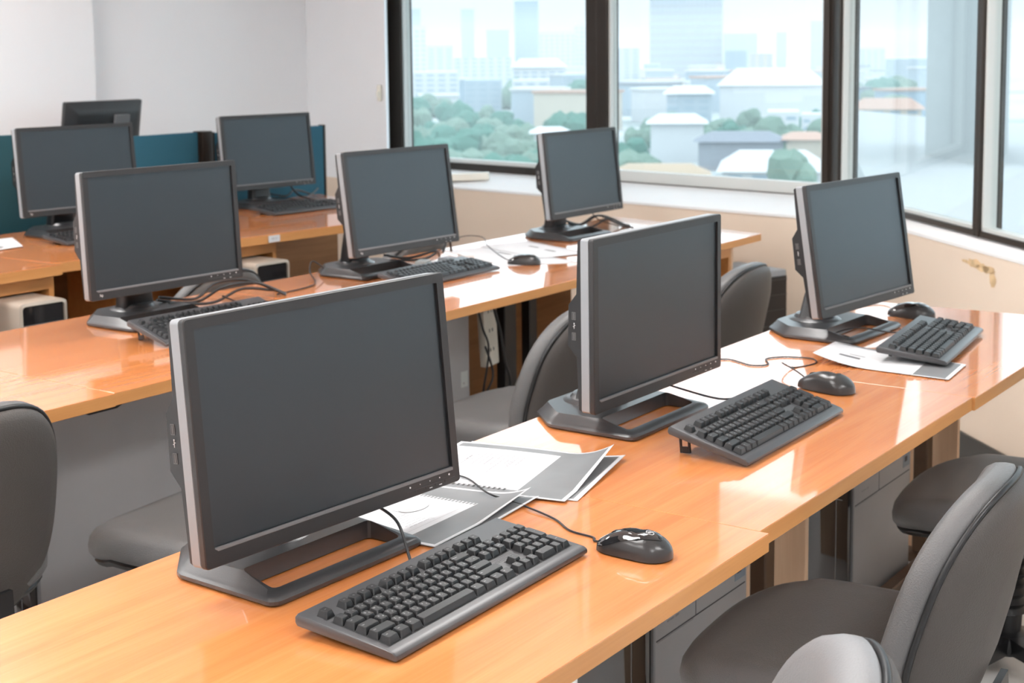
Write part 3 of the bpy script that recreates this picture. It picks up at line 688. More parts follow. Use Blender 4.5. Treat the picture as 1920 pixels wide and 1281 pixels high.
def bundle(pts_list, lab):
    e = empty('cable_bundle', pts_list[0][0]); tag(e, lab, 'cables', 'tangled cables behind the monitors'); o = Vector(pts_list[0][0])
    for pts, r in pts_list and [(p, .0045 if i < 3 else .0025) for i, p in enumerate(pts_list)]:
        mb = MB(); mb.tube(sline([Vector(p)-o for p in pts], 6), r, 7); mb.build('cable', 'cable', e, smooth=60)
bundle([[(.78, 2.30, D+.05), (.90, 2.28, D+.03), (1.0, 2.30, D+.06), (1.12, 2.29, D+.055), (1.22, 2.22, D+.005)],
        [(.78, 2.31, D+.04), (.92, 2.30, D+.015), (1.02, 2.28, D+.05), (1.14, 2.26, D+.045), (1.20, 2.20, D+.005)],
        [(.80, 2.28, D+.03), (.95, 2.26, D+.012), (1.08, 2.27, D+.035), (1.18, 2.24, D+.02), (1.26, 2.30, D+.005)],
        [(.98, 2.25, D+.03), (1.02, 2.20, D+.005), (1.10, 2.17, D+.003), (1.16, 2.12, D+.003)],
        [(1.20, 2.24, D+.004), (1.40, 2.27, D+.004), (1.52, 2.40, D+.02), (1.56, 2.42, D+.05), (1.60, 2.38, D+.004)]], 'black cables tangled under and beside the left monitor of the middle row')
bundle([[(2.96, 2.33, D+.06), (3.05, 2.30, D+.03), (3.15, 2.29, D+.055), (3.24, 2.28, D+.045), (3.32, 2.24, D+.005)],
        [(2.98, 2.31, D+.04), (3.08, 2.27, D+.015), (3.18, 2.25, D+.04), (3.26, 2.25, D+.02), (3.30, 2.20, D+.004)],
        [(3.0, 2.34, D+.05), (3.12, 2.33, D+.02), (3.22, 2.31, D+.05), (3.16, 2.18, D+.03), (3.12, 2.08, D+.022)],
        [(3.14, 2.30, D+.08), (3.15, 2.26, D+.04), (3.22, 2.16, D+.004)]], 'black cables under the monitor in front of the tall windows')
bundle([[(1.80, 2.31, D+.05), (1.90, 2.28, D+.03), (2.0, 2.24, D+.045), (2.10, 2.30, D+.01)],
        [(1.82, 2.30, D+.03), (1.95, 2.26, D+.02), (2.06, 2.28, D+.03)],
        [(2.02, 2.22, D+.04), (2.08, 2.24, D+.09), (2.12, 2.26, D+.03)]], 'short cables under the middle monitor of the middle row')
bundle([[(2.85, 3.93, Z3+.05), (2.95, 3.90, Z3+.03), (3.05, 3.93, Z3+.05), (3.2, 3.95, Z3+.01)],
        [(2.9, 3.90, Z3+.02), (3.0, 3.86, Z3+.01), (3.12, 3.9, Z3+.02), (3.25, 3.97, Z3+.04)],
        [(3.0, 3.92, Z3+.08), (3.02, 3.88, Z3+.03), (3.05, 3.80, Z3+.004)]], 'cables under the right monitor of the back row')
def plug(loc, deg, lab, mt):
    mb = MB(); mb.box(-.03, .03, -.022, .022, 0, .03, .006); mb.tube([(.03, 0, .015), (.05, 0, .013), (.07, 0, .01)], [.008, .006, .003], 8)
    o = mb.build('cable_adapter', mt); place(o, loc, math.radians(deg)); tag(o, lab, 'adapter', 'cable adapters under the middle monitor')
plug((1.88, 2.20, D), 20, 'grey cable adapter, left one under the middle monitor of the middle row', 'gasket')
plug((1.99, 2.18, D), 8, 'grey cable adapter, middle one under the middle monitor of the middle row', 'silver')
plug((2.09, 2.17, D), 60, 'white cable adapter by the right corner of the middle monitor', 'metalw')

# ------------------------------------------------------------------ paper
def sheet(mb, c, zf, reg, nu=26, nv=26, dz=0, ticks=None, lines=None, off=0.0):
    """c: four plan corners (u0v0, u1v0, u1v1, u0v1); zf(u,v) height; reg(u,v) material slot"""
    def P(u, v, k=0.0):
        x = (1-u)*(1-v)*c[0][0]+u*(1-v)*c[1][0]+u*v*c[2][0]+(1-u)*v*c[3][0]; y = (1-u)*(1-v)*c[0][1]+u*(1-v)*c[1][1]+u*v*c[2][1]+(1-u)*v*c[3][1]
        return Vector((x, y, zf(u, v)+k+off))
    us = sorted(set([i/nu for i in range(nu+1)]+reg.us)); vs = sorted(set([i/nv for i in range(nv+1)]+reg.vs))
    V = [[mb.bm.verts.new(P(u, v)) for v in vs] for u in us]; V2 = [[mb.bm.verts.new(P(u, v, -.0006)) for v in vs] for u in us]
    for i in range(len(us)-1):
        for j in range(len(vs)-1):
            mi = reg((us[i]+us[i+1])/2, (vs[j]+vs[j+1])/2)
            mb._tag([mb.bm.faces.new((V[i][j], V[i+1][j], V[i+1][j+1], V[i][j+1]))], mi)
            mb._tag([mb.bm.faces.new((V2[i][j], V2[i][j+1], V2[i+1][j+1], V2[i+1][j]))], 0)
    nI, nJ = len(us)-1, len(vs)-1
    for i in range(nI):
        for j in (0, nJ): mb._tag([mb.bm.faces.new((V[i][j], V2[i][j], V2[i+1][j], V[i+1][j]))], 0)
    for j in range(nJ):
        for i in (0, nI): mb._tag([mb.bm.faces.new((V[i][j], V[i][j+1], V2[i][j+1], V2[i][j]))], 0)
    def q(u0, u1, v0, v1, mi, k=.0004):
        mb.quad(P(u0, v0, k), P(u1, v0, k), P(u1, v1, k), P(u0, v1, k), mi)
    for t in ticks or (): q(*t)
    for t in lines or (): q(*t)
class Reg:
    def __init__(s, bord, page): s.b = bord; s.p = page; s.us = [bord, 1-bord, page[0], page[1]]; s.vs = [bord, 1-bord, page[2], page[3]]
    def __call__(s, u, v):
        if u < s.b or u > 1-s.b or v < s.b or v > 1-s.b: return 0
        if s.p[0] < u < s.p[1] and s.p[2] < v < s.p[3]: return 0
        return 1
PM = ['paper', 'pgray', 'ink', 'ink2', 'socket']
rnd = random.Random(11)
def textlines(u0, u1, v0, v1, n, along='u'):
    out = []
    for k in range(n):
        if along == 'u':
            v = v0+(v1-v0)*k/n; a = u0
            ln = u0+(u1-u0)*rnd.uniform(.45, 1)
            while a < ln: b_ = min(ln, a+rnd.uniform(.02, .06)); out.append((a, b_, v, v+.006, 3)); a = b_+.008
        else:
            u = u0+(u1-u0)*k/n; a = v0; ln = v0+(v1-v0)*rnd.uniform(.45, 1)
            while a < ln: b_ = min(ln, a+rnd.uniform(.02, .06)); out.append((u, u+.006, a, b_, 3)); a = b_+.008
    return out
# right-hand booklet behind the largest monitor
cA = [(.150, .715), (.205, .405), (-.052, .345), (-.125, .655)]
curlA = lambda u, v: D+.004+.028*max(0, (u-.72)/.28)**2*max(0, 1-v*1.3)+.004*math.sin(u*3)*(1-v)
e = empty('printed_booklet', (0, 0, 0)); tag(e, 'printed sheets with grey margin and curled corner, right of the largest monitor', 'booklet', None)
mb = MB(); sheet(mb, [(x+.02, y-.012) for x, y in cA], lambda u, v: D+.0015+.008*max(0, (u-.75)/.25)**2*(1-v), Reg(.03, (.0, .0, .0, .0))); mb.build('under_sheet', PM, e, smooth=60, recalc=False)
mb = MB(); tk = [(.05+.030*k, .063+.030*k, .895, .925, 4) for k in range(20)]+[(.045+.030*k, .068+.030*k, .885, .892, 2) for k in range(20)]
sheet(mb, cA, curlA, Reg(.025, (.03, .70, .11, .90)), ticks=tk, lines=textlines(.12, .55, .22, .62, 12, 'v')+textlines(.2, .6, .3, .6, 3, 'v')+[(.08, .62, .78, .783, 3), (.05, .30, .70, .703, 3)]); mb.build('top_sheet', PM, e, smooth=60, recalc=False)
# left-hand booklet partly under the nearest keyboard
cB = [(-.36, .60), (-.085, .595), (-.065, .400), (-.345, .385)]
def curlB(u, v): return D+.004+.020*max(0, (u-.7)/.3)**2*max(0, 1-abs(v-.85)*1.6)+.010*math.exp(-((u-.9)/.25)**2)*v
cB = [(-.085, .590), (-.066, .403), (-.345, .388), (-.365, .595)]
curlB = lambda u, v: D+.004+.018*max(0, (u-.6)/.4)**2*max(0, 1-v*1.8)
e = empty('printed_booklet', (0, 0, 0)); tag(e, 'spiral-bound printout with grey margin lying between largest monitor and its keyboard', 'booklet', None)
mb = MB(); sheet(mb, [(x+.006, y-.012) for x, y in cB], lambda u, v: D+.0012+.006*max(0, (u-.6)/.4)**2*max(0, 1-v*1.8), Reg(.03, (0, 0, 0, 0))); mb.build('under_sheet', PM, e, smooth=60, recalc=False)
mb = MB(); tk = [(.06+.036*k, .080+.036*k, .255, .285, 1) for k in range(18)]
sheet(mb, cB, curlB, Reg(.03, (.04, .70, .25, .97)), ticks=tk, lines=textlines(.35, .62, .62, .86, 7, 'v')+[(.10, .62, .60, .603, 3), (.64, .643, .30, .9, 3)])
cc = [(.22, .45)]
mb.build('top_sheet', PM, e, smooth=60, recalc=False)
mb = MB(); cx, cy = -.215, .535; mb.loft([[(cx+.032*math.cos(k*math.pi/14), cy+.020*math.sin(k*math.pi/14), zz) for k in range(28)] for zz in (D+.0046, D+.0050)], cap0=False); mb.build('pale_disc', mat('pale_print', (.54, .54, .55), .9), e, smooth=0)
# sheet under the third keyboard
cC = [(1.18, .441), (1.416, .482), (1.345, .125), (1.168, .108)]
e = empty('printed_sheet', (0, 0, 0)); tag(e, 'printed sheet with grey end under the keyboard at the window end', 'paper', None)
mb = MB(); sheet(mb, cC, lambda u, v: D+.003+.022*max(0, 1-v/.45)**2*max(0, 1-u*.8), Reg(.03, (.0, .93, .0, .74)), lines=[(.35, .42, .14, .30, 2), (.5, .52, .2, .32, 2)]+textlines(.2, .7, .40, .62, 5, 'v')+[(.945, .965, .04, .5, 2)]); mb.build('page', PM, e, smooth=60, recalc=False)
# two sheets on the middle row near the small mouse
for cs, lab, zz in (([(2.66, 2.30), (2.50, 1.90), (2.30, 1.98), (2.44, 2.38)], 'white printed sheet with a dark rule, nearer the window monitor base', .0035),
                    ([(2.46, 2.33), (2.30, 1.80), (2.08, 1.98), (2.28, 2.44)], 'white printed sheet right behind the small mouse on the middle row', .001)):
    mb = MB(); sheet(mb, cs, lambda u, v: D+zz, Reg(.0, (0, 1, 0, 1)), 6, 6, lines=[(.3, .45, .3, .36, 2), (.6, .75, .35, .42, 2), (.05, .95, .06, .075, 2)]); o = mb.build('printed_sheet', PM, smooth=0, recalc=False); tag(o, lab, 'paper')
mb = MB(); sheet(mb, [(1.36, 3.92), (1.19, 3.62), (.95, 3.62), (1.0, 3.95)], lambda u, v: Z3+.008+.012*max(0, u-.6), Reg(0, (0, 1, 0, 1)), 8, 8); o = mb.build('printed_sheet', PM, smooth=0, recalc=False); tag(o, 'curled white sheet on top of the stack at the left back-row desk', 'paper')
mb = MB(); sheet(mb, [(1.40, 3.86), (1.26, 3.60), (.98, 3.58), (1.0, 3.9)], lambda u, v: Z3+.0045, Reg(0, (0, 1, 0, 1)), 4, 4); o = mb.build('printed_sheet', PM, smooth=0, recalc=False); tag(o, 'flat white sheet beneath a curled one at the left back-row desk', 'paper')
mb = MB(); sheet(mb, [(1.55, 3.86), (1.86, 3.80), (1.84, 3.62), (1.54, 3.66)], lambda u, v: Z3+.055+.012*math.sin(u*3), Reg(0, (0, 1, 0, 1)), 8, 8); mb.bm.free()

# cream box on the sill
mb = MB(); mb.box(-.11, .11, -.04, .04, 0, .04, .008, 3); o = mb.build('cream_device', 'cream', loc=(4.25, 3.78, D+.060)); o.rotation_euler = (0, math.radians(-2), math.radians(-57)); tag(o, 'flat cream plastic device lying on the window sill', 'device')

# ------------------------------------------------------------------ computer cases
def tower(loc, label, Lx=.44, Wy=.17, H=.62, text=None, plain=False):
    """workstation standing sideways: black front faces -x, grey side faces -y"""
    e = empty('computer_tower', loc); tag(e, label, 'computer case', 'grey computer towers under the desks')
    mb = MB(); mb.box(.03, Lx, 0, Wy, .015, H, .004, 2); mb.build('case', 'grey', e)
    mb = MB(); mb.box(.0, .029, .004, Wy-.004, .015, H, .006, 2, mi=0)
    for k in range(5): mb.box(-.001, .002, .02, Wy-.02, H-.08-k*.05, H-.078-k*.05, mi=1)
    mb.box(-.0012, .001, .035, .037, .02, H-.02, mi=1)
    mb.box(.022, .0295, -.001, .004, .016, H-.001, mi=2)
    fr = mb.build('front_panel', ['gloss', 'screen2', 'silver'], e, smooth=20)
    if text:
        mb = MB(); mb.text(text, .045, Matrix(((0, 0, -1, -.0022), (0, -1, 0, .10), (1, 0, 0, .36), (0, 0, 0, 1)))); mb.build('lettering', 'ink2', fr, smooth=0, recalc=False)
    if plain:
        mb = MB(); mb.box(Lx-.05, Lx-.012, -.001, .0004, .335, .39, mi=0); mb.box(Lx-.04, Lx-.03, -.0014, 0, .345, .352, mi=1); mb.build('sticker', ['gasket', 'grey'], e, smooth=0)
        mb = MB(); mb.box(.05, .09, .02, .15, 0, .016); mb.box(Lx-.09, Lx-.05, .02, .15, 0, .016); mb.build('feet', 'black', e, smooth=0)
        return e
    mb = MB(); mb.box(.035, Lx-.01, -.0006, .0005, .318, .3205, mi=0); mb.box(.20, .2015, -.0006, .0005, .32, H-.02, mi=0); mb.box(.04, .19, -.0008, .0004, .3145, .316, mi=1)
    for x in (.08, .095, .115): mb.box(x, x+.012, -.0008, .0004, .345, .348, mi=1)
    mb.build('panel_seam', ['groove', 'ink2'], e, smooth=0)
    mb = MB(); mb.box(Lx-.06, Lx-.01, -.001, .0004, .335, .42, mi=0); mb.box(Lx-.05, Lx-.03, -.0014, 0, .35, .365, mi=1); mb.box(Lx-.045, Lx-.02, -.0014, 0, .385, .41, mi=2)
    mb.build('sticker', ['bluebox', 'socket', 'ink2'], e, smooth=0)
    mb = MB()
    for x in (.05, Lx-.05):
        for y in (.03, Wy-.03): mb.lathe([(.014, 0), (.014, .016)], 12, (x, y, 0))
    mb.build('feet', 'black', e)
    return e
tower((.37, .43, 0), 'grey computer tower under the second desk of the nearest row, behind the nearest seat')
tower((1.40, .43, 0), 'grey computer tower under the window-end desk, dark front with lettering', text='Z200')
tower((.115, 2.04, 0), 'grey computer tower under the middle row, beside the dark chair at the far left', Lx=.62, plain=True)
tower((1.46, 2.04, 0), 'grey computer tower with small sticker, left of the hanging power strip', Lx=.47, plain=True)
def sff(loc, deg, label):
    e = empty('desktop_computer', loc, math.radians(deg)); tag(e, label, 'computer case', 'champagne computer cases under the back row')
    w, h, d = .175, .70, .42
    mb = MB(); out = [(p[0], p[1]) for p in rrect(-w/2, w/2, 0, h, .018, 4)]; inn = rrect(-w/2+.010, w/2-.010, .010, h-.010, .012, 4)
    mb.loft([[(p[0], d, p[1]) for p in out], [(p[0], 0, p[1]) for p in out], [(p[0], -.004, p[1]) for p in inn], [(p[0], .012, p[1]) for p in inn]], cap0=True, cap1=False); mb.build('case', 'case', e, smooth=30)
    mb = MB(); mb.loft([[(p[0], .012, p[1]) for p in inn], [(p[0], .004, p[1]) for p in inn]]); mb.box(-w/2+.012, w/2-.012, .002, .005, h-.075, h-.073, mi=1)
    for x in (-.05, 0, .045, .06): mb.box(x, x+.012, .002, .005, h-.10, h-.095, mi=1)
    mb.build('front_panel', ['gloss', 'screen2'], e, smooth=0)
    return e
sff((.885, 2.985, 0), -4, 'champagne and black computer case at the far left edge under the back row')
sff((1.93, 2.985, 0), -4, 'champagne and black computer case under the labelled desk beside a chair back')
e = empty('computer_tower', (3.30, 1.54, 0), math.radians(-20)); tag(e, 'black computer tower with drive bays standing against the beige wall', 'computer case')
mb = MB(); mb.box(-.09, .09, 0, .28, .0, .60, .01, 2); mb.build('case', 'silver', e)
mb = MB(); mb.box(-.085, .085, -.006, -.0005, .02, .575, .002, 1, mi=0)
for k in range(5): mb.box(-.085, .085, -.008, -.0055, .56-k*.062, .562-k*.062, mi=1)
mb.box(-.08, .08, -.009, -.006, .255, .27, mi=2); mb.box(-.012, .012, -.009, -.006, .20, .225, mi=2); mb.build('front_panel', ['black', 'socket', 'silver'], e, smooth=0)

# power strip, cables and posts hanging below the middle row
mb = MB(); mb.box(0, .075, -.03, 0, 0, .30, .004, 2, mi=0)
for zc in (.06, .13, .20, .26):
    for dx in (.028, .045): mb.box(dx-.002, dx+.002, -.0312, -.029, zc-.006, zc+.006, mi=1)
o = mb.build('power_strip', ['cream', 'socket']); o.location = (2.02, 2.06, .38); o.rotation_euler = (0, math.radians(-5), 0); tag(o, 'white power strip hanging upright below the middle row', 'power strip')
for x, w_, lab in ((2.20, .075, 'wide black upright below the middle row beside the power strip'), (2.36, .05, 'narrow black upright below the middle row near the grey chair rim')):
    mb = MB(); mb.box(0, w_, 0, .04, .0, D-.032, .003, 1); o = mb.build('upright_post', 'black'); o.location = (x, 2.08, 0); tag(o, lab, 'post')
for pts, lab in (([(1.93, 2.02, D-.04), (1.95, 2.0, .55), (1.99, 2.0, .45), (1.97, 2.02, .25), (2.0, 2.05, .02)], 'black cord hanging left of the power strip'),
                 ([(1.99, 2.01, D-.04), (2.03, 1.98, .52), (2.06, 1.98, .40), (2.12, 2.0, .30), (2.14, 2.02, .02)], 'thick black cord crossing the hanging power strip'),
                 ([(1.97, 2.0, .47), (2.00, 1.99, .36), (1.94, 2.0, .28), (1.90, 2.0, .22)], 'thin black cord crossing below the power strip')):
    cable('power_cable', pts, .006 if 'thick' in lab else .004, lab)
cable('power_cable', [(2.13, 2.0, .26), (2.14, 1.98, .32), (2.18, 1.98, .35), (2.23, 2.0, .35)], .005, 'pale loop of cord beside the black uprights', mt='gasket')

# ------------------------------------------------------------------ chairs
def sup(a, n):  # superellipse unit point
    c, s = math.cos(a), math.sin(a); r = (abs(c)**n+abs(s)**n)**(-1/n); return r*c, r*s
def make_chair():
    e = empty('office_chair', (0, 0, 0)); N = 64
    SW, SD = .25, .245
    # seat: cushion over a thin black shell
    def seat_ring(k, z, n=3.0, front=0):
        out = []
        for i in range(N):
            x, y = sup(2*math.pi*i/N, n); X, Y = x*SW*k, y*SD*k+.012
            zz = z - .038 - .030*max(0, (Y/SD-.35)/.65)**2 + .012*abs(X/SW)**2.5*(1 if Y < .12 else .5) + .010*max(0, -(Y/SD))**2
            out.append((X, Y, zz))
        return out
    mb = MB(); mb.loft([seat_ring(.90, .428), seat_ring(.965, .432), seat_ring(.995, .444), seat_ring(1.0, .462), seat_ring(.985, .480), seat_ring(.94, .494), seat_ring(.86, .500), seat_ring(.70, .500), seat_ring(.45, .496), seat_ring(.15, .494)])
    mb.build('seat', 'vinyl', e, smooth=70)
    mb = MB(); mb.loft([seat_ring(.80, .408), seat_ring(.93, .414), seat_ring(.955, .424), seat_ring(.94, .430)]); mb.build('seat_shell', 'black', e, smooth=50)
    # backrest
    BW, BH, zc, yb = .220, .226, .572, -.240
    lean = math.radians(13)
    def bring(k, off, n=2.7, bulge=0, nar=.10):
        out = []
        for i in range(N):
            x, zz = sup(2*math.pi*i/N, n); X, Z = x*BW*k*(1-nar*zz*k), zz*BH*k
            Y = .055*(X/BW)**2 + off + bulge*(1-min(1, abs(x*k)**2+abs(zz*k)**2))
            out.append((X, yb+Y-(Z)*math.sin(lean)*1.0, zc+Z*math.cos(lean)))
        return out
    mb = MB(); mb.loft([bring(.95, -.002), bring(.995, .006), bring(1.0, .020), bring(.99, .036), bring(.955, .048), bring(.89, .054), bring(.75, .052), bring(.5, .048), bring(.2, .046)]); mb.build('backrest', 'vinyl', e, smooth=70)
    mb = MB(); R = bring(.965, -.005); mb.tube([R[i] for i in range(N)]+[R[0], R[1]], .0055, 7, caps=False); p = mb.build('piping', 'pipe', e, smooth=60)
    mb = MB(); mb.loft([bring(.955, .0), bring(.955, -.008), bring(.93, -.020), bring(.86, -.030), bring(.70, -.040), bring(.4, -.048), bring(.12, -.050)]); mb.build('back_cover', 'vshell', e, smooth=70)
    # support bar, mechanism, column with bellows, star base
    mb = MB(); mb.loft([[(sx*.035, y-t, z) for sx, t in ((-1, 0), (1, 0), (1, .012), (-1, .012))] for y, z in ((-.03, .352), (-.20, .348), (-.26, .352), (-.275, .37), (-.272, .44))]); mb.build('support_bar', 'black', e, smooth=40)
    mb = MB(); mb.box(-.09, .09, -.12, .10, .335, .372, .01, 2); mb.tube([(.08, .02, .352), (.16, .03, .347), (.24, .04, .352)], .006); mb.build('mechanism', 'black', e)
    mb = MB(); pr = []
    for k in range(9): pr += [(.045, .16+k*.024), (.036, .172+k*.024)]
    mb.lathe([(.03, .08), (.034, .155)]+pr[:-2]+[(.03, .338)], 20); mb.build('column', 'black', e, smooth=30)
    mb = MB(); mb.lathe([(.05, .06), (.055, .075), (.05, .10), (.034, .112)], 20); mb.build('hub', 'black', e, smooth=40)
    for k in range(5):
        a = 2*math.pi*k/5+.3; mx = Matrix.Rotation(a, 4, 'Z')
        mb = MB(); mb.loft([[(x, s*w_, z+dz) for s, dz in ((-1, -h_), (1, -h_), (1, h_), (-1, h_))] for x, z, w_, h_ in ((.04, .085, .028, .02), (.15, .075, .024, .014), (.27, .060, .018, .010), (.29, .058, .014, .008))]); mb.xf(mx)
        lg = mb.build('leg', 'black', e, smooth=30)
        mb = MB()
        for s in (-.018, .006): mb.loft([[(.28+.024*math.cos(j*math.pi/8), s+t, .025+.024*math.sin(j*math.pi/8)) for j in range(16)] for t in (0, .012)])
        mb.box(.27, .29, -.006, .006, .025, .06); mb.xf(mx); mb.build('caster', 'black', lg, smooth=40)
    return e
chair0 = make_chair()
GC_ = 'grey office chairs at the desks'
chairs = [  # x, y (seat centre), facing angle of +Y in degrees (90 = towards the back wall), label
 (0.33, 0.02, 95, 'grey office chair nearest the viewer on the right, seat pushed under the desk edge'),
 (1.37, 0.02, 95, 'grey office chair at right, its seat showing behind the nearest chair back'),
 (-0.68, -0.13, 116, 'pale grey office chair at the bottom edge, only the tip of its backrest showing'),
 (-0.41, 1.7, 92, 'dark office chair at the far left edge, seen from behind'),
 (0.2, 1.45, 96, 'dark office chair behind the largest monitor, only a seat corner showing'),
 (1.34, 1.45, 95, 'grey office chair between the two nearest monitors, its curved rim in full view'),
 (2.26, 1.4, 92, 'tan-lit office chair behind the second monitor, by the black tower'),
 (1.27, 2.8, 90, 'dark office chair before the back row, between left monitor and champagne case'),
 (2.27, 2.79, 92, 'bluish dark office chair before the back row, rim showing behind the middle monitor'),
]
for i, (x, y, a, lab) in enumerate(chairs):
    c = chair0 if i == 0 else copy_tree(chair0)
    place(c, (x, y, 0), math.radians(a-90)); tag(c, lab, 'chair', GC_)
    if i in (2, 3): c.scale = (1, 1, 1.05)
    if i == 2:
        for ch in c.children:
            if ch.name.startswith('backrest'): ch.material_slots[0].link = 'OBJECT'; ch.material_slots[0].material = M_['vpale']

# ------------------------------------------------------------------ the city outside
GZ = -41.0
def px_dir(px, py): return CF+CR*((px-960)/FPX)-CU*((py-396.64)/FPX)
def at_dist(px, dist):
    d = px_dir(px, 100); d.z = 0; d.normalize(); return Vector((CP.x, CP.y, 0))+d*dist
def z_at(px, py, dist):
    d = px_dir(px, py); return CP.z+d.z/math.hypot(d.x, d.y)*dist
cm = dict(
 ground=mat('city_ground', (0.236, 0.279, 0.273), .95, var=.35, vscale=.015, vcol=(.52, .55, .55)),
 tree=mat('tree_leaves', (0.075, 0.195, 0.150), .95, var=.4, vscale=.08, bump=.0), tree2=mat('tree_leaves_light', (0.165, 0.248, 0.195), .95, var=.35, vscale=.08),
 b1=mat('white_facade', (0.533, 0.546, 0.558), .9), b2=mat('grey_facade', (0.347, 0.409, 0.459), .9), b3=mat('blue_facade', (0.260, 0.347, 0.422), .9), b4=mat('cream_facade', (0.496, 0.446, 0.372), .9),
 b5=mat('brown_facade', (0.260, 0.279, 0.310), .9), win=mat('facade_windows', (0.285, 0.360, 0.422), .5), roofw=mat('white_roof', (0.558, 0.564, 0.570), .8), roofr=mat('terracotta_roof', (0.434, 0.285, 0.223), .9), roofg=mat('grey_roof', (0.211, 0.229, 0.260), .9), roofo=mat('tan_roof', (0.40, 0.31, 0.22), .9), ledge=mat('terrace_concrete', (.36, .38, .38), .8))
for k_, v_ in cm.items(): M_[k_] = v_
mb = MB(); mb.box(-200, 9000, -6000, 9000, GZ-2, GZ); o = struct(mb.build('ground', 'ground', smooth=0))
rc = random.Random(21)
OCC = []
def free_spot(v, r, k=1.0):
    for (x, y, q) in OCC:
        if (v.x-x)**2+(v.y-y)**2 < (k*(r+q))**2: return False
    return True
def building(px0, px1, pytop, dist, depth, mt, lab, group='buildings of the city outside', roof=None, storeys=True):
    a, b_ = at_dist(px0, dist), at_dist(px1, dist); w_ = (b_-a).length; zt = z_at((px0+px1)/2, pytop, dist)
    ang = math.atan2((b_-a).y, (b_-a).x)
    e = empty('building', (a.x, a.y, GZ), ang); tag(e, lab, 'building', group); H = zt-GZ
    mb = MB(); mb.box(0, w_, 0, depth, 0, H); mb.build('walls', mt, e, smooth=0)
    ux = (b_-a).normalized(); uy = Vector((-ux.y, ux.x, 0)); r_ = depth/2; nn = max(1, int(w_/r_))
    for i in range(nn+1): q_ = a+ux*(w_*i/nn)+uy*r_; OCC.append((q_.x, q_.y, r_+2))
    if storeys:
        mb = MB(); fl = max(3.6, H/14); z0 = fl*.5; nb = max(2, int(w_/7)); cw = w_/nb
        while z0+fl*.5 < H:
            for k in range(nb): mb.box(k*cw+cw*.2, (k+1)*cw-cw*.2, -.15, .1, z0, z0+fl*.42)
            z0 += fl
        mb.build('windows', 'win', e, smooth=0)
    if roof:
        mb = MB(); rz = min(depth, w_)*.16
        if roof == 'roofw' and w_ > 60: rz = 6
        mb.loft([[(-2, -2, H), (w_+2, -2, H), (w_+2, depth+2, H), (-2, depth+2, H)], [(w_*.15, depth*.35, H+rz), (w_*.85, depth*.35, H+rz), (w_*.85, depth*.65, H+rz), (w_*.15, depth*.65, H+rz)]]); mb.build('roof', roof, e, smooth=0)
    return e
# skyline seen through the first window
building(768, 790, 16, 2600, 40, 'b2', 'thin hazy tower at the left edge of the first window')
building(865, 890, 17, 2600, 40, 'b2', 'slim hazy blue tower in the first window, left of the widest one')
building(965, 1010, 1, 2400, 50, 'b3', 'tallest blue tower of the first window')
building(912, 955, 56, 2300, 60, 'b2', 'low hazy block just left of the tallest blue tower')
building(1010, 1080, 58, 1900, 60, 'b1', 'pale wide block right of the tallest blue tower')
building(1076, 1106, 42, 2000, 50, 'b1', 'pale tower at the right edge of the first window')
building(752, 800, 48, 1700, 60, 'b1', 'white tower block at the left edge of the first window')
building(800, 850, 84, 1500, 60, 'b1', 'long white block low in the first window, left part')
building(850, 960, 108, 1300, 60, 'b1', 'wide white hospital-like block with greenish roof edge', roof=None)
building(960, 1060, 126, 1150, 60, 'b1', 'white block with broad flat roof in the first window', roof='roofw')
building(1060, 1108, 140, 1050, 50, 'b2', 'grey blue block beside the mullion in the first window')
building(752, 860, 135, 1050, 60, 'b1', 'broad pale block at the left of the first window')
building(870, 940, 150, 900, 40, 'b2', 'lower blue-grey block above the trees in the first window')
building(960, 1030, 150, 880, 40, 'b1', 'lower white block above the trees in the first window')
# second window
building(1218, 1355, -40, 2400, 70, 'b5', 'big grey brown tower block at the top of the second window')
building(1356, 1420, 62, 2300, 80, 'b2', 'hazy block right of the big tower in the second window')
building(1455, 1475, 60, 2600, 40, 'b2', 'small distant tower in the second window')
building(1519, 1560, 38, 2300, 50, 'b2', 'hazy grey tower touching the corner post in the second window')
building(1150, 1200, 90, 1500, 80, 'b1', 'pale block at the left of the second window')
building(1360, 1400, 95, 1500, 60, 'b3', 'blue-grey block left of centre in the second window')
building(1405, 1450, 100, 1500, 60, 'b4', 'cream block in the middle distance of the second window')
building(1350, 1548, 160, 820, 60, 'b1', 'long white low building across the second window', roof='roofw', storeys=False)
building(1440, 1500, 210, 640, 30, 'b1', 'bright white villa standing among trees in the second window')
building(1504, 1545, 214, 690, 22, 'b1', 'smaller white house beside the bright white villa')
building(1250, 1335, 176, 760, 40, 'b2', 'grey shed behind trees in the second window', roof='roofw')
building(1220, 1320, 232, 560, 25, 'b1', 'white-roofed low house below the grey shed', roof='roofw', storeys=False)
building(1356, 1545, 322, 462, 45, 'b1', 'white house with wide pinkish white roof at the bottom of the second window', roof='roofw')
building(1150, 1325, 332, 430, 20, 'b4', 'long tan-roofed building at the bottom of the second window', roof='roofo', storeys=False)
building(1310, 1470, 266, 520, 20, 'b5', 'dark grey roofed shed above the wide white roof', roof='roofg', storeys=False)
building(1476, 1545, 262, 520, 25, 'b4', 'low cream house with terracotta roof near the corner post', roof='roofr', storeys=False)
# third window
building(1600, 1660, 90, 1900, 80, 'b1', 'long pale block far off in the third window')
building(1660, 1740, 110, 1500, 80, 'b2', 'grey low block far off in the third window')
building(1600, 1730, 205, 700, 30, 'b4', 'building with pink terracotta roof in the third window', roof='roofr')
building(1590, 1700, 300, 480, 40, 'b1', 'white-roofed hall low in the third window', roof='roofw', storeys=False)
building(1000, 1060, 250, 560, 20, 'b1', 'small white house among dark trees in the first window', roof='roofw', storeys=False)
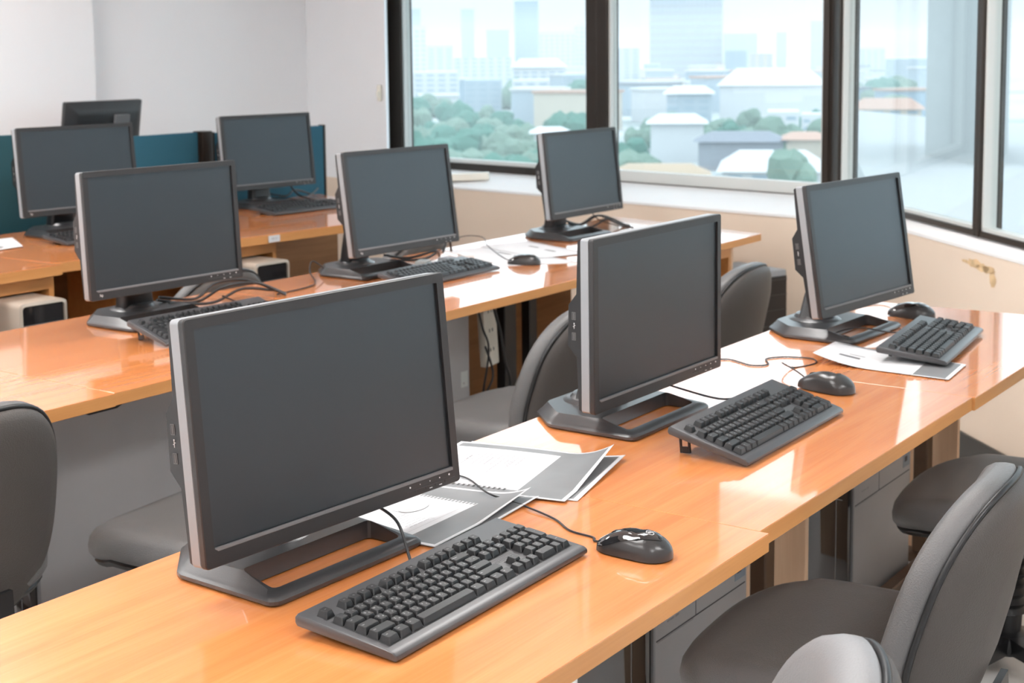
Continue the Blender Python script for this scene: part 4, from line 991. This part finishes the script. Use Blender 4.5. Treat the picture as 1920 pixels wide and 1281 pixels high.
# many small houses in the middle distance
for i in range(230):
    px = rc.uniform(750, 1740); dist = rc.uniform(800, 2600); d0 = at_dist(px, dist); w_ = rc.uniform(18, 50); h_ = rc.uniform(8, 26)
    if not free_spot(d0, w_*.55+4): continue
    OCC.append((d0.x, d0.y, w_*.55+4))
    mb = MB(); mb.box(-w_/2, w_/2, -12, 12, 0, h_); mb.box(-w_/2-1, w_/2+1, -13, 13, h_, h_+1.5, mi=1)
    o = mb.build('distant_house', [rc.choice(['b1', 'b2', 'b1', 'b4', 'b3']), rc.choice(['roofw', 'roofr', 'roofg', 'roofw'])], smooth=0); place(o, (d0.x, d0.y, GZ), rc.uniform(-.5, .5)+math.radians(-50))
    tag(o, 'small hazy house in the middle distance of the city', 'house', 'small houses across the city')
# trees
ico = None
def tree_mesh(seed):
    r = random.Random(seed); bm = bmesh.new()
    for k in range(7):
        s = r.uniform(.45, .8); c_ = Vector((r.uniform(-.6, .6), r.uniform(-.6, .6), r.uniform(.5, 1.1)))
        rr = bmesh.ops.create_icosphere(bm, subdivisions=2, radius=s)
        for v in rr['verts']: v.co = v.co*(1+.25*noise.noise(v.co*3+c_*5)) + c_
    me = bpy.data.meshes.new('crown'); bm.to_mesh(me); bm.free(); return me
TM = [tree_mesh(s) for s in range(4)]
TME = []
for me in TM:
    for mt in ('tree', 'tree2'):
        m2 = me.copy(); m2.materials.append(M_[mt]); TME.append(m2)
tk = MB(); tk.tube([(0, 0, 0), (0, 0, .9)], [.08, .05], 6); tr_o = tk.build('trunk', 'brown'); trunk_me = tr_o.data; bpy.data.objects.remove(tr_o)
bands = [(752, 1108, 700, 1150, 70), (752, 1108, 590, 700, 50), (752, 1108, 440, 590, 80), (1150, 1545, 560, 700, 34), (1150, 1345, 430, 540, 18), (1420, 1548, 430, 450, 5), (1595, 1740, 500, 640, 22), (1350, 1545, 700, 760, 16), (1595, 1740, 900, 1400, 14), (1340, 1548, 1200, 1700, 18), (1440, 1548, 560, 610, 6)]
nt_ = 0
for (a, b_, d0, d1, n) in bands:
    for k in range(n):
        px = rc.uniform(a, b_); dist = rc.uniform(d0, d1); v = at_dist(px, dist); s = rc.uniform(5, 9)*(1.6 if dist > 900 else 1)
        if not free_spot(v, s*1.35, .9): continue
        OCC.append((v.x, v.y, s*1.35))
        me = rc.choice(TME); e = bpy.data.objects.new('tree', me); COL.objects.link(e); e.location = (v.x, v.y, GZ); e.scale = (s, s, s*rc.uniform(.8, 1.2)); e.rotation_euler = (0, 0, rc.uniform(0, 6))
        tag(e, 'leafy green tree down in the city below the windows', 'tree', 'trees of the city outside'); nt_ += 1
# pale concrete terrace and column of the building itself, just outside the corner windows
mb = MB(); pts = [at_dist(1692, 14), at_dist(2300, 9), at_dist(2300, 30), at_dist(1560, 48)]
zt = z_at(1760, 352, 20)
mb.prism([(p.x, p.y) for p in pts], zt-.5, zt); o = struct(mb.build('terrace', 'ledge', smooth=0))
mb = MB(); a, b_ = at_dist(1738, 26), at_dist(1850, 24); mb.prism([(a.x, a.y), (b_.x, b_.y), (b_.x+3, b_.y+.5), (a.x+3, a.y+.5)], zt-.4, 20); o = struct(mb.build('exterior_column', 'ledge', smooth=0))

# city haze: thin air between the building and the far skyline
HZ = bpy.data.materials.new('haze'); HZ.use_nodes = True; n = HZ.node_tree.nodes; n.clear()
o_ = n.new('ShaderNodeOutputMaterial'); vs_ = n.new('ShaderNodeVolumeScatter'); vs_.inputs['Color'].default_value = (.93, .97, 1, 1); vs_.inputs['Density'].default_value = .00022; vs_.inputs['Anisotropy'].default_value = 0
HZ.node_tree.links.new(vs_.outputs[0], o_.inputs['Volume']); M_['haze'] = HZ
mb = MB(); mb.box(60, 4000, -1500, 4200, GZ+.2, 55); o = mb.build('haze', 'haze', smooth=0); o['kind'] = 'structure'; o['label'] = 'thin pale haze hanging over the city outside the windows'; o['category'] = 'haze'

try: SC.cycles.volume_bounces = 4
except Exception: pass
